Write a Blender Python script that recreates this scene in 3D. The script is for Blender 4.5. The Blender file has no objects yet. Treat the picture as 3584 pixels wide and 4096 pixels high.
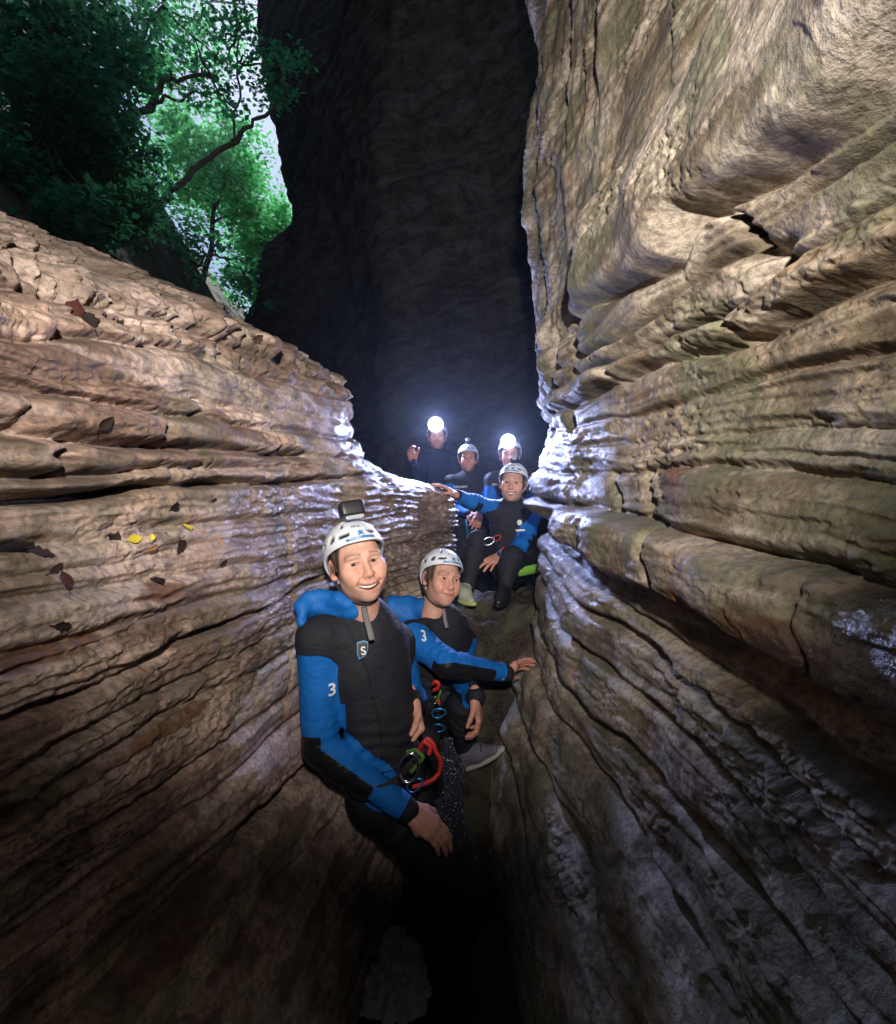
import bpy, math, random
import numpy as np
from mathutils import Vector, Matrix, noise as mnoise
from mathutils.bvhtree import BVHTree

random.seed(7)
RNG = np.random.default_rng(11)
scene = bpy.context.scene
COL = scene.collection

# ------------------------------------------------------------------ camera, sky, sun, exposure
FPX, CX, CY, CAMZ = 469.0, 448.0, 512.0, 1.95      # focal length in pixels of the 896x1024 frame
cam_data = bpy.data.cameras.new("camera")
cam = bpy.data.objects.new("camera", cam_data)
COL.objects.link(cam)
cam.location = (0, 0, CAMZ)
cam.rotation_euler = (math.radians(90), 0, 0)
cam_data.sensor_fit = 'VERTICAL'
cam_data.sensor_height = 24.0
cam_data.lens = 24.0 * FPX / 1024.0
cam_data.clip_start = 0.02
cam_data.clip_end = 500
scene.camera = cam

world = bpy.data.worlds.new("World")
scene.world = world
world.use_nodes = True
wn = world.node_tree
for n in list(wn.nodes):
    wn.nodes.remove(n)
w_out = wn.nodes.new('ShaderNodeOutputWorld')
w_bg = wn.nodes.new('ShaderNodeBackground')
w_sky = wn.nodes.new('ShaderNodeTexSky')
w_sky.sky_type = 'NISHITA'
w_sky.sun_disc = False
SUN_EL, SUN_AZ = math.radians(48), math.radians(-14)     # azimuth from +Y towards +X
w_sky.sun_elevation = SUN_EL
w_sky.sun_rotation = SUN_AZ
w_sky.air_density = 1.2
w_sky.dust_density = 0.3
w_bg.inputs['Strength'].default_value = 0.11
wn.links.new(w_sky.outputs[0], w_bg.inputs[0])
wn.links.new(w_bg.outputs[0], w_out.inputs[0])

sun_data = bpy.data.lights.new("sun", 'SUN')
sun_data.energy = 5.0
sun_data.angle = math.radians(10)
sun_data.color = (1.0, 0.96, 0.9)
sun = bpy.data.objects.new("sun", sun_data)
COL.objects.link(sun)
sd = Vector((math.sin(SUN_AZ) * math.cos(SUN_EL), math.cos(SUN_AZ) * math.cos(SUN_EL), math.sin(SUN_EL)))
sun.rotation_euler = sd.to_track_quat('Z', 'Y').to_euler()
sun.location = (0, 0, 30)

# the photographer's own lamp: a wide beam worn above and behind the phone
lamp_data = bpy.data.lights.new("photographer_lamp", 'SPOT')
lamp_data.energy = LAMP_W = 485.0
lamp_data.color = (1.0, 0.915, 0.83)
lamp_data.spot_size = math.radians(112)
lamp_data.spot_blend = 1.0
lamp_data.shadow_soft_size = 0.025
lamp_data.use_nodes = True                       # frosted wide beam: evened out close to the lamp
ln_ = lamp_data.node_tree
fo = ln_.nodes.new('ShaderNodeLightFalloff'); fo.inputs['Strength'].default_value = 1.0; fo.inputs['Smooth'].default_value = 2.2
ln_.links.new(fo.outputs['Quadratic'], ln_.nodes['Emission'].inputs['Strength'])
lamp = bpy.data.objects.new("photographer_lamp", lamp_data)
COL.objects.link(lamp)
lamp.location = (0.05, -0.20, 2.25)
LAMP_AIM = Vector((-0.09, 1.0, 0.24))
lamp.rotation_euler = (-LAMP_AIM).to_track_quat('Z', 'Y').to_euler()

vs = scene.view_settings
vs.view_transform = 'Standard'
vs.look = 'None'
vs.exposure = 0.0
vs.gamma = 1.0
vs.use_curve_mapping = False
scene.render.engine = 'CYCLES'
scene.cycles.use_denoising = True
scene.cycles.use_adaptive_sampling = True
scene.cycles.adaptive_threshold = 0.03
scene.cycles.max_bounces = 4
scene.cycles.diffuse_bounces = 1
scene.cycles.glossy_bounces = 1
scene.cycles.transmission_bounces = 2
scene.cycles.volume_bounces = 0
scene.cycles.sample_clamp_indirect = 4.0
scene.cycles.caustics_reflective = False
scene.cycles.caustics_refractive = False


# ------------------------------------------------------------------ helpers
def P(px, py, d):
    """a point in the world that the camera sees at pixel (px, py) of 896x1024, d metres down the slot"""
    return np.array([(px - CX) / FPX * d, d, CAMZ - (py - CY) / FPX * d])


def tag(o, label=None, category=None, group=None, kind=None):
    if label: o["label"] = label
    if category: o["category"] = category
    if group: o["group"] = group
    if kind: o["kind"] = kind
    return o


def empty(name, loc=(0, 0, 0)):
    o = bpy.data.objects.new(name, None)
    o.empty_display_size = 0.05
    o.location = Vector(loc)
    COL.objects.link(o)
    return o


def mesh_np(name, verts, faces, mat=None, parent=None, attrs=None, smooth=True, mats=None, fmat=None):
    """faces: (M,3) or (M,4) int array; attrs: dict name -> per-vertex float or rgb array"""
    verts = np.asarray(verts, dtype=np.float32)
    faces = np.asarray(faces, dtype=np.int32)
    me = bpy.data.meshes.new(name)
    k = faces.shape[1]
    me.vertices.add(len(verts))
    me.vertices.foreach_set('co', verts.ravel())
    me.loops.add(faces.size)
    me.loops.foreach_set('vertex_index', faces.ravel())
    me.polygons.add(len(faces))
    me.polygons.foreach_set('loop_start', np.arange(0, faces.size, k, dtype=np.int32))
    me.polygons.foreach_set('loop_total', np.full(len(faces), k, dtype=np.int32))
    if smooth:
        me.polygons.foreach_set('use_smooth', np.ones(len(faces), dtype=bool))
    for m in (mats or ([mat] if mat else [])):
        me.materials.append(m)
    if fmat is not None:
        me.polygons.foreach_set('material_index', np.asarray(fmat, dtype=np.int32))
    for an, av in (attrs or {}).items():
        av = np.asarray(av, dtype=np.float32)
        if av.ndim == 1:
            a = me.attributes.new(an, 'FLOAT', 'POINT')
            a.data.foreach_set('value', av)
        else:
            a = me.attributes.new(an, 'FLOAT_COLOR', 'POINT')
            c4 = np.ones((len(av), 4), dtype=np.float32); c4[:, :3] = av
            a.data.foreach_set('color', c4.ravel())
    me.update(calc_edges=True)
    me.validate()
    o = bpy.data.objects.new(name, me)
    COL.objects.link(o)
    if parent is not None:
        o.parent = parent
        o.matrix_parent_inverse = Matrix.Translation(-Vector(parent.location))
    return o


def _hash(ix, iy, iz, seed):
    h = (ix.astype(np.uint32) * np.uint32(374761393) + iy.astype(np.uint32) * np.uint32(668265263)
         + iz.astype(np.uint32) * np.uint32(2147483647) + np.uint32(seed * 144665 + 77))
    h = (h ^ (h >> np.uint32(13))) * np.uint32(1274126177)
    h = (h ^ (h >> np.uint32(16))) * np.uint32(2246822519)
    h = h ^ (h >> np.uint32(15))
    return h.astype(np.float64) / 4294967295.0


def vnoise(x, y, z, seed=0):
    """value noise in [-1, 1]"""
    x, y, z = np.broadcast_arrays(np.asarray(x, float), np.asarray(y, float), np.asarray(z, float))
    fx, fy, fz = np.floor(x), np.floor(y), np.floor(z)
    ix, iy, iz = fx.astype(np.int64), fy.astype(np.int64), fz.astype(np.int64)
    u, v, w = x - fx, y - fy, z - fz
    u = u * u * u * (u * (u * 6 - 15) + 10); v = v * v * v * (v * (v * 6 - 15) + 10); w = w * w * w * (w * (w * 6 - 15) + 10)
    r = 0
    for a in (0, 1):
        for b in (0, 1):
            for c in (0, 1):
                r = r + _hash(ix + a, iy + b, iz + c, seed) * (u if a else 1 - u) * (v if b else 1 - v) * (w if c else 1 - w)
    return r * 2 - 1


def fbm(x, y, z, octaves=4, seed=0, gain=0.5, lac=2.03):
    r = 0; a = 1.0; f = 1.0
    for i in range(octaves):
        r = r + a * vnoise(x * f + 17.3 * i, y * f + 5.1 * i, z * f + 9.7 * i, seed + i)
        a *= gain; f *= lac
    return r


def sstep(a, b, x):
    t = np.clip((x - a) / (b - a), 0, 1)
    return t * t * (3 - 2 * t)


# ------------------------------------------------------------------ materials
def new_mat(name):
    m = bpy.data.materials.new(name)
    m.use_nodes = True
    nt = m.node_tree
    for n in list(nt.nodes):
        nt.nodes.remove(n)
    out = nt.nodes.new('ShaderNodeOutputMaterial')
    b = nt.nodes.new('ShaderNodeBsdfPrincipled')
    nt.links.new(b.outputs[0], out.inputs[0])
    return m, nt, b


class G:
    """small shorthand for node graphs"""
    def __init__(s, nt): s.nt = nt; s.N = nt.nodes; s.L = nt.links
    def node(s, t, **kw):
        n = s.N.new(t)
        for k, v in kw.items(): setattr(n, k, v)
        return n
    def put(s, sock, v):
        if hasattr(v, 'is_output'): s.L.new(v, sock)
        else: sock.default_value = v
    def pos(s): return s.node('ShaderNodeNewGeometry').outputs['Position']
    def attr(s, name): return s.node('ShaderNodeAttribute', attribute_name=name)
    def mapping(s, vec, scale):
        n = s.node('ShaderNodeMapping'); s.L.new(vec, n.inputs[0]); n.inputs['Scale'].default_value = scale; return n.outputs[0]
    def noise(s, vec, scale, detail=5, rough=0.55, dist=0.0):
        n = s.node('ShaderNodeTexNoise'); s.L.new(vec, n.inputs['Vector'])
        n.inputs['Scale'].default_value = scale; n.inputs['Detail'].default_value = detail
        n.inputs['Roughness'].default_value = rough; n.inputs['Distortion'].default_value = dist
        return n.outputs[0]
    def voro(s, vec, scale, feature='F1'):
        n = s.node('ShaderNodeTexVoronoi', feature=feature); s.L.new(vec, n.inputs['Vector']); n.inputs['Scale'].default_value = scale
        return n.outputs[0]
    def ramp(s, fac, stops):
        n = s.node('ShaderNodeValToRGB'); s.L.new(fac, n.inputs[0]); e = n.color_ramp.elements
        while len(e) < len(stops): e.new(0.5)
        for i, (p, c) in enumerate(stops):
            e[i].position = p
            e[i].color = (c, c, c, 1) if isinstance(c, (int, float)) else (*c, 1)
        return n.outputs[0]
    def mix(s, fac, a, b, blend='MIX'):
        n = s.node('ShaderNodeMix', data_type='RGBA', blend_type=blend)
        s.put(n.inputs[0], fac)
        for sk, v in ((n.inputs[6], a), (n.inputs[7], b)):
            if isinstance(v, tuple): v = (*v, 1) if len(v) == 3 else v
            s.put(sk, v)
        return n.outputs[2]
    def math(s, op, a, b=0.0, clamp=False):
        n = s.node('ShaderNodeMath', operation=op, use_clamp=clamp); s.put(n.inputs[0], a); s.put(n.inputs[1], b); return n.outputs[0]
    def mapr(s, v, a, b, c, d):
        n = s.node('ShaderNodeMapRange', interpolation_type='SMOOTHSTEP'); s.L.new(v, n.inputs[0])
        for i, q in enumerate((a, b, c, d)): n.inputs[i + 1].default_value = q
        return n.outputs[0]
    def bump(s, h, strength, dist, normal=None):
        n = s.node('ShaderNodeBump'); s.L.new(h, n.inputs['Height'])
        n.inputs['Strength'].default_value = strength; n.inputs['Distance'].default_value = dist
        if normal is not None: s.L.new(normal, n.inputs['Normal'])
        return n.outputs[0]


def rock_cols(x, y, z, tint, rust, dry, warm, pale, dark, green, seed):
    """the stone's own colour per vertex: mottling, lighter and darker laminae, algae, iron stain"""
    A = lambda c: np.array(c, float)
    big = fbm(x * 2.5, y * 2.5, z * 2.8, 3, seed)
    mid = fbm(x * 13, y * 13, z * 15, 4, seed + 3, 0.62)
    lam = fbm(x * 4, y * 3, z * 46, 3, seed + 6)
    alg = fbm(x * 6, y * 5.5, z * 6.5, 4, seed + 9, 0.6)
    w = lambda a: np.clip(a, 0, 1)[..., None]
    c = A(dry) * (1 - w(.5 + .9 * big)) + A(warm) * w(.5 + .9 * big)
    t = w(.75 * tint); c = c * (1 - t) + A(pale) * t
    sm = fbm(x * 5, y * 4.2, z * 8, 4, seed + 12, .55)
    t = w(.8 * sstep(.08, .5, sm)); c = c * (1 - t) + A(dark) * 1.1 * t
    t = w(.6 * sstep(-.1, -.5, sm)); c = c * (1 - t) + A(pale) * t
    t = w(.7 * sstep(.10, -.6, mid)); c = c * (1 - t) + A(dark) * t
    t = w(.4 * sstep(.05, -.5, lam)); c = c * (1 - t) + A(dark) * t
    t = w(.4 * sstep(.1, .6, lam)); c = c * (1 - t) + A(pale) * t
    t = w(green * sstep(.08, .5, alg)); c = c * (1 - t) + A((.115, .145, .075)) * t
    t = w(rust * sstep(-.7, -.2, mid) * .9); c = c * (1 - t) + A((.19, .085, .045)) * t
    return c.reshape(-1, 3)


def rock_material(name, fine=1.0, wet_rough=0.22, spec0=0.2):
    m, nt, b = new_mat(name); g = G(nt); p = g.pos()
    wet = g.attr('wet').outputs['Fac']
    sp = g.noise(p, 70, 6, 0.74)
    c = g.mix(g.mapr(sp, 0.34, 0.60, 0.65, 0.0), g.attr('col').outputs['Color'], (0.085, 0.068, 0.05))
    c = g.mix(g.math('MULTIPLY', wet, 0.45), c, (0.075, 0.062, 0.05))
    nt.links.new(c, b.inputs['Base Color'])
    ro = g.mapr(wet, 0.0, 1.0, 0.85, wet_rough)
    nt.links.new(ro, b.inputs['Roughness'])
    nt.links.new(g.mapr(wet, 0.0, 1.0, spec0, 1.0), b.inputs['Specular IOR Level'])
    n1 = g.bump(g.noise(p, 48, 5, 0.7), 0.5 * fine, 0.014)
    nt.links.new(g.mapr(wet, 0.0, 1.0, 0.45 * fine, 1.0 * fine), n1.node.inputs['Strength'])
    nt.links.new(n1, b.inputs['Normal'])
    return m


M_ROCK_R = rock_material("rock_grey_tan")
M_ROCK_L = rock_material("rock_pink_tan")
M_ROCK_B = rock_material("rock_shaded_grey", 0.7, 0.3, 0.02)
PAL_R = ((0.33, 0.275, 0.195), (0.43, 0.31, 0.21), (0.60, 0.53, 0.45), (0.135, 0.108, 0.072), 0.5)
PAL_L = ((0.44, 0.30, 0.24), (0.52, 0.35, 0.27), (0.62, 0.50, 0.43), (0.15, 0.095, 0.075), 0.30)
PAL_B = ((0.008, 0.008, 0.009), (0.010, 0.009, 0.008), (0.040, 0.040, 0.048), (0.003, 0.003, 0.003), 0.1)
# ------------------------------------------------------------------ canyon walls
def path_xy(ctrl, ys):
    c = np.array(ctrl, float)
    x = np.interp(ys, c[:, 0], c[:, 1])
    return x


def smooth1(a, n):
    k = np.hanning(2 * n + 1); k /= k.sum()
    p = np.pad(a, n, mode='edge')
    return np.convolve(p, k, mode='valid')


def solve_line(pts, base):
    """photo line (px,py) on a wall whose lateral position is base(y, z) -> sorted (y, z)"""
    out = []
    for px, py in pts:
        d = 1.0
        for _ in range(60):
            z = CAMZ - (py - CY) / FPX * d
            x = base(d, z)
            d = 0.5 * d + 0.5 * max(0.05, FPX * x / (px - CX))
        out.append((d, CAMZ - (py - CY) / FPX * d))
    return np.array(sorted(out))


def line_z(line, y, slope=0.079):
    """height of a bedding line along y, carried on with the general dip past its ends"""
    z = np.interp(y, line[:, 0], line[:, 1])
    z = np.where(y < line[0, 0], line[0, 1] + slope * (y - line[0, 0]), z)
    z = np.where(y > line[-1, 0], line[-1, 1] + slope * (y - line[-1, 0]), z)
    return z


def bed_field(y, z, lines, specs, seed, sub=True):
    """displacement, bed index and in-bed coordinate for points on a wall.
    lines: bottom-to-top list of (y,z) curves; specs: per bed dict (bed i lies between line i-1 and line i)"""
    wob = 0.008 * fbm(y * 3.5, z * 3.0, seed, 3, seed) + 0.003 * fbm(y * 16, z * 9, seed, 2, seed + 5)
    zz = z + wob
    Z = np.stack([line_z(l, y) for l in lines])
    Z = np.maximum.accumulate(Z + np.arange(len(lines))[:, None, None] * 1e-4, axis=0)
    idx = (zz[None] > Z).sum(0)
    lo = np.take_along_axis(np.concatenate([Z[:1] - 3, Z]), idx[None], 0)[0]
    hi = np.take_along_axis(np.concatenate([Z, Z[-1:] + 4]), idx[None], 0)[0]
    t = np.clip((zz - lo) / np.maximum(hi - lo, 1e-4), 0, 1)
    th = hi - lo
    out = np.zeros_like(y); crk = np.zeros_like(y)
    def basepart(i, yy):
        s = specs[i]
        return s.get('o', 0.0) * (1 + 0.35 * vnoise(yy * 3.1, i * 3.7, seed, seed + 2)) + 0.011 * vnoise(yy * 2.3, i * 5.0, 7.7, seed + 4)
    nb = len(lines)
    for i in range(nb + 1):
        m = idx == i
        if not m.any(): continue
        s = specs[i]
        tt, yy, thk = t[m], y[m], th[m]
        prof = np.sqrt(np.maximum(0, 1 - np.abs(2 * tt - 1) ** s.get('p', 3.0)))
        hgt = np.minimum(s.get('h', 0.03), thk * 0.55)
        b0 = basepart(i, yy); tl = s.get('tilt', 0.0)
        o = b0 + hgt * prof * (0.8 + 0.45 * vnoise(yy * 5.3, i * 9.1, 2.2, seed + 3)) + tl * (0.5 - tt)
        dz, du = tt * thk, (1 - tt) * thk
        we = np.clip(thk * 0.28, 0.006, 0.018)
        c_ = 0
        # ease into the neighbouring beds, and the parting between them
        if i > 0:
            mid = 0.5 * (basepart(i - 1, yy) - 0.5 * specs[i - 1].get('tilt', 0.0) + b0 + 0.5 * tl)
            o = o + (mid - b0 - 0.5 * tl) * np.exp(-dz / we)
            c_ = c_ + s.get('crack', 0.02) * np.exp(-(dz / s.get('cw', 0.012)) ** 2) * (0.75 + 0.5 * vnoise(yy * 7, i, 4.4, seed + 6))
        if i < nb:
            sn = specs[i + 1]
            mid = 0.5 * (basepart(i + 1, yy) + 0.5 * sn.get('tilt', 0.0) + b0 - 0.5 * tl)
            o = o + (mid - b0 + 0.5 * tl) * np.exp(-du / we)
            c_ = c_ + sn.get('crack', 0.02) * np.exp(-(du / (0.6 * sn.get('cw', 0.012))) ** 2) * (0.75 + 0.5 * vnoise(yy * 7, i + 1, 4.4, seed + 6))
        # thin laminae broken into blocks that stand a few millimetres in or out
        nl = s.get('lam', 4)
        lam = np.floor(tt * nl + 0.35 * vnoise(yy * 2.7, i * 1.9, 0.5, seed + 11))
        cell = np.floor(yy * 5.5 / (0.45 + 0.35 * np.minimum(yy, 2)) + 2.7 * _hash(lam.astype(np.int64), np.full(lam.shape, i, np.int64), 0 * lam.astype(np.int64), seed) * 5 + 0.35 * vnoise(yy * 9, tt * 6, i, seed + 12))
        o = o + s.get('blk', 0.0055) * (_hash(cell.astype(np.int64), lam.astype(np.int64), np.full(lam.shape, i, np.int64), seed + 13) - .5) * 2
        if sub:
            ns = s.get('sub', 2)
            if ns > 0:
                ph = tt * (ns + 1) + 0.55 * vnoise(yy * 3.3, tt * 2, i * 2.2, seed + 7)
                fr = np.abs(ph - np.round(ph))
                c_ = c_ + s.get('subd', 0.007) * np.exp(-(fr * thk / (ns + 1) / 0.006) ** 2) * np.clip(0.6 + 0.9 * vnoise(yy * 4.2, np.round(ph), i, seed + 8), 0, 1.4) * ((tt > 0.06) & (tt < 0.94))
        for jy, jw, jd in s.get('joints', ()):
            jj = jy + 0.02 * vnoise(tt * 5, i, 3.3, seed + 9) + 0.04 * (tt - 0.5)
            c_ = c_ + jd * np.exp(-((yy - jj) / jw) ** 2)
        out[m] = o; crk[m] = c_
    out = out - crk
    # weather the edges a little so no bed ends in a knife edge
    for ax, n in ((0, 2), (1, 2)):
        k = np.hanning(2 * n + 3)[1:-1]; k /= k.sum()
        acc = 0
        for j, kw in enumerate(k):
            acc = acc + kw * np.roll(out, j - n, axis=ax)
        sl = [slice(None)] * 2; sl[ax] = slice(n, -n)
        out[tuple(sl)] = acc[tuple(sl)]
    return out, idx, t


def strip_objects(parent, X, Y, Z, idx, mat, attrs, flip=False, min_faces=60, name='rock_bed', labels=None):
    """cut a wall grid along its beds: one mesh per bed"""
    nr, nc = X.shape
    vid = np.arange(nr * nc).reshape(nr, nc)
    q = np.stack([vid[:-1, :-1], vid[:-1, 1:], vid[1:, 1:], vid[1:, :-1]], -1).reshape(-1, 4)
    if flip: q = q[:, ::-1]
    fb = idx[:-1, :-1].reshape(-1)
    V = np.stack([X, Y, Z], -1).reshape(-1, 3)
    for i in np.unique(fb):
        f = q[fb == i]
        if len(f) < min_faces: continue
        used, inv = np.unique(f, return_inverse=True)
        o = mesh_np(name, V[used], inv.reshape(-1, 4), mat, parent, {k: a.reshape(len(V), -1)[used].squeeze() for k, a in attrs.items()})
        if labels and i in labels: o['label'] = labels[i]


def fine_relief(x, y, z, seed, a=1.0):
    r = 0.008 * a * fbm(x * 9, y * 7, z * 12, 3, seed, 0.5)
    rough = sstep(-.25, .45, fbm(x * 4, y * 3.5, z * 7, 3, seed + 40))          # smooth and broken areas
    rid = 1 - np.abs(fbm(x * 16, y * 8, z * 30, 4, seed + 20, .6))
    r = r + 0.011 * a * rough * (rid - 0.6)
    r = r + (0.0012 + 0.004 * rough) * fbm(x * 40, y * 34, z * 75, 3, seed + 30, 0.6)
    pits = vnoise(x * 60, y * 55, z * 70, seed + 50)
    r = r - 0.004 * sstep(.45, .8, pits) * (0.3 + rough)
    return r


# ---- right wall
R_CTRL = [(-2.0, .95), (-1.0, .80), (-.3, .66), (.2, .56), (.5, .53), (1.0, .50), (1.6, .47), (2.2, .455), (2.5, .475)]
R_TURN = [(2.64, .505), (2.78, .57), (2.88, .70), (2.95, 1.0), (3.02, 1.7), (3.1, 3.2)]


def base_R(y, z):
    x = np.interp(y, [c[0] for c in R_CTRL], [c[1] for c in R_CTRL])
    return x - 0.27 * sstep(1.45, 0.35, z) + 0.10 * sstep(2.4, 3.4, z) * sstep(1.6, 0.4, y)


R_PTS = [  # bedding lines read off the photograph, bottom to top
    [(521, 800), (533, 875), (556, 980)],
    [(533, 745), (563, 812), (591, 870), (606, 943), (640, 1040)],
    [(537, 655), (551, 702), (577, 735), (602, 776), (642, 826), (655, 868), (694, 923), (740, 1000)],
    [(540, 618), (566, 678), (595, 720), (633, 745), (655, 775), (731, 850), (807, 937)],
    [(542, 588), (573, 636), (610, 669), (655, 708), (699, 742), (737, 778), (807, 866), (868, 936)],
    [(542, 560), (588, 614), (619, 629), (659, 660), (721, 715), (787, 771), (896, 870)],
    [(544, 542), (599, 593), (641, 624), (699, 663), (743, 696), (809, 742), (896, 800)],
    [(544, 527), (599, 569), (655, 598), (721, 631), (809, 684), (896, 731)],
    [(538, 499), (595, 508), (639, 519), (688, 534), (728, 547), (831, 569), (896, 590)],
    [(540, 470), (606, 475), (720, 468), (820, 478), (896, 483)],
    [(545, 445), (633, 446), (720, 437), (896, 424)],
    [(545, 432), (640, 415), (760, 385), (896, 350)],
    [(548, 415), (600, 397), (668, 365), (721, 354), (776, 337), (831, 309), (896, 281)],
    [(552, 392), (624, 362), (683, 338), (743, 314), (820, 265), (896, 223)],
    [(556, 372), (615, 348), (677, 312), (735, 270), (831, 205), (896, 168)],
    [(560, 345), (610, 307), (660, 285), (699, 268), (728, 222), (831, 172), (896, 135)],
    [(572, 330), (606, 265), (632, 195), (699, 124), (774, 29), (800, -10)],
]
R_SPEC = [
    dict(o=0.0, h=.03, crack=.0), dict(o=.0, h=.035, crack=.035), dict(o=.005, h=.04, crack=.04),
    dict(o=-.01, h=.035, crack=.035), dict(o=.01, h=.04, crack=.05, cw=.02), dict(o=.0, h=.035, crack=.04),
    dict(o=.005, h=.035, crack=.04, cw=.016), dict(o=-.055, h=.03, crack=.03, tilt=.03),
    dict(o=.045, h=.050, p=3.2, crack=.06, cw=.03, sub=1, subd=.004, blk=.004, joints=[(1.02, .012, .035), (.62, .008, .012)]),
    dict(o=.0, h=.035, crack=.045, cw=.014, sub=2, joints=[(1.35, .02, .04), (1.15, .015, .03)]),
    dict(o=.0, h=.016, p=5, crack=.018, cw=.008, sub=4, subd=.008, lam=6), dict(o=.0, h=.014, p=5, crack=.018, cw=.008, sub=4, subd=.008, lam=6), dict(o=.003, h=.018, p=5, crack=.015, cw=.008, sub=4, subd=.008, lam=6),
    dict(o=.035, h=.045, p=2.6, crack=.06, cw=.016, sub=1, joints=[(1.25, .02, .03), (.8, .015, .02)]),
    dict(o=.02, h=.035, p=5, crack=.04, cw=.010, sub=0, tilt=-.05, joints=[(.72, .03, .05)]),
    dict(o=.005, h=.045, p=3, crack=.06, cw=.014, sub=3, subd=.015, joints=[(.78, .012, .05)]),
    dict(o=.065, h=.065, p=2.6, crack=.08, cw=.014, sub=0, tilt=.0, blk=.002),
    dict(o=.01, h=.03, crack=.05, cw=.02, sub=4, subd=.006),
]


def build_right_wall():
    root = empty('canyon_wall_right', (0.6, 1.2, 0.2))
    tag(root, 'overhanging layered grey-tan rock wall along the slot, beside the reaching hand', kind='structure')
    px = np.linspace(1020, 545, 560)
    yv = FPX * 0.49 / (px - CX)
    y_near = np.linspace(-2.0, yv[0] - 0.01, 60)
    yl = np.concatenate([y_near, yv]); yl = yl[yl < 2.5]
    xl = np.interp(yl, [c[0] for c in R_CTRL], [c[1] for c in R_CTRL])
    tr = np.array([(2.5, .475)] + R_TURN)
    seg = np.linspace(0, len(tr) - 1, 90)[1:]
    yt = np.interp(seg, np.arange(len(tr)), tr[:, 0]); xt = np.interp(seg, np.arange(len(tr)), tr[:, 1])
    yl = np.concatenate([yl, yt]); xl = np.concatenate([xl, xt])
    yl, xl = smooth1(yl, 5), smooth1(xl, 5)
    dx, dy = np.gradient(xl), np.gradient(yl)
    ln = np.hypot(dx, dy); nx, ny = -dy / ln, dx / ln                  # into the slot
    nr = 1050
    v = np.linspace(-1.28, 1.34, nr)[:, None]
    half = np.maximum(0.62, np.minimum(yl, 2.9) + 0.16)[None]
    Z = CAMZ + v * half
    Y = np.repeat(yl[None], nr, 0); Xb = np.repeat(xl[None], nr, 0)
    Xb = Xb - 0.27 * sstep(1.45, 0.35, Z) + 0.10 * sstep(2.4, 3.4, Z) * sstep(1.6, 0.4, Y)
    lines = [solve_line(p, base_R) for p in R_PTS]
    # along the turned end of the wall the beds run on by arc length
    s = np.concatenate([[0], np.cumsum(ln[:-1])]); k = np.searchsorted(yl, 2.5)
    Ye = np.where(np.arange(len(yl)) > k, 2.5 + (s - s[k]) * 0.7, yl)[None] + 0 * Z
    disp, idx, t = bed_field(Ye, Z, lines, R_SPEC, 3)
    # big swells and hollows
    disp = disp + 0.03 * fbm(Ye * 1.6, Z * 1.5, 3.3, 3, 41)
    # the tall end of the wall is fluted by falling water rather than bedded
    fl = sstep(1.35, 2.0, Ye) * sstep(2.25, 2.75, Z)
    fl = np.maximum(fl, sstep(2.75, 3.2, Z) * sstep(1.05, 1.5, Ye) * 0.9)
    flute = 0.022 * fbm(Ye * 9 + 0.6 * Z, Z * 2.6, 8.8, 4, 51) + 0.013 * (1 - np.abs(fbm(Ye * 14 + Z * .8, Z * 5.0, 2.8, 3, 52)))
    flute = flute + 0.035 * fbm(Ye * 4, Z * 2.2, 6.6, 3, 53)
    disp = disp * (1 - 0.8 * fl) + fl * (flute + 0.01)
    disp = disp + fine_relief(Xb, Ye, Z, 60, 0.7)
    # scooped hollows
    for (hx, hz, ry, rz, dep) in [(1.62, 2.62, .05, .16, .09), (1.75, 2.30, .07, .06, .06), (1.9, 2.55, .05, .10, .05)]:
        disp = disp - dep * np.exp(-((Ye - hx) / ry) ** 2 - ((Z - hz) / rz) ** 2)
    # silhouette of the end face wanders in and out with height
    sp_ = np.array([(-60, 530), (0, 536), (50, 545), (90, 543), (130, 535), (175, 530), (225, 532), (280, 537), (325, 540), (370, 537), (400, 538), (425, 547), (450, 543), (480, 536), (515, 536), (550, 542), (600, 538), (700, 533)], float)
    zs_ = CAMZ + (CY - sp_[:, 0]) / FPX * 2.55
    sil = -np.interp(Z, zs_[::-1], (sp_[:, 1] - 536)[::-1]) * 0.0068 + 0.012 * fbm(Z * 6, 4.4, 1.1, 3, 71)
    disp = disp - 0.085 * np.exp(-((Z - 1.93) / .075) ** 2) * sstep(1.75, 2.2, Ye)
    disp = disp + sil * sstep(1.8, 2.4, Ye)
    X = Xb + nx[None] * disp; Yd = Y + ny[None] * disp
    bt = RNG.random(len(lines) + 1); bt[8] = .6; bt[14] = 1.1; bt[16] = 1.1; bt[15] = .7; bt[17] = .5; bt[10] = .5; bt[11] = .45; bt[12] = .25; bt[13] = .2
    tint = bt[idx] * 0.7 + 0.25 * fbm(Ye * 2, Z * 4, 5, 3, 81)
    wet = sstep(1.0, 1.7, Ye) * (0.25 + 0.8 * sstep(2.45, 2.1, Z)) * sstep(3.3, 2.2, Z) * (0.08 + 0.92 * sstep(1.3, 1.65, Z))
    wet = np.clip(wet + 0.8 * sstep(.35, .6, fbm(Ye * 3.5, Z * 5, 1, 3, 83)) * sstep(2.15, 1.95, Z) * sstep(1.65, 1.75, Z), 0, 1)
    rust = np.zeros_like(Z)
    for (hx, hz, ry, rz) in [(.70, 1.775, .09, .024), (.60, 1.765, .05, .02), (1.15, 1.800, .08, .022), (1.36, 1.825, .06, .022), (.90, 1.785, .04, .018), (1.0, 2.03, .05, .03)]:
        rust = np.maximum(rust, sstep(1.25, .8, np.hypot((Ye - hx) / ry, (Z - hz) / rz) + .5 * fbm(Ye * 14, Z * 22, 2, 3, 85)))
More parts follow.
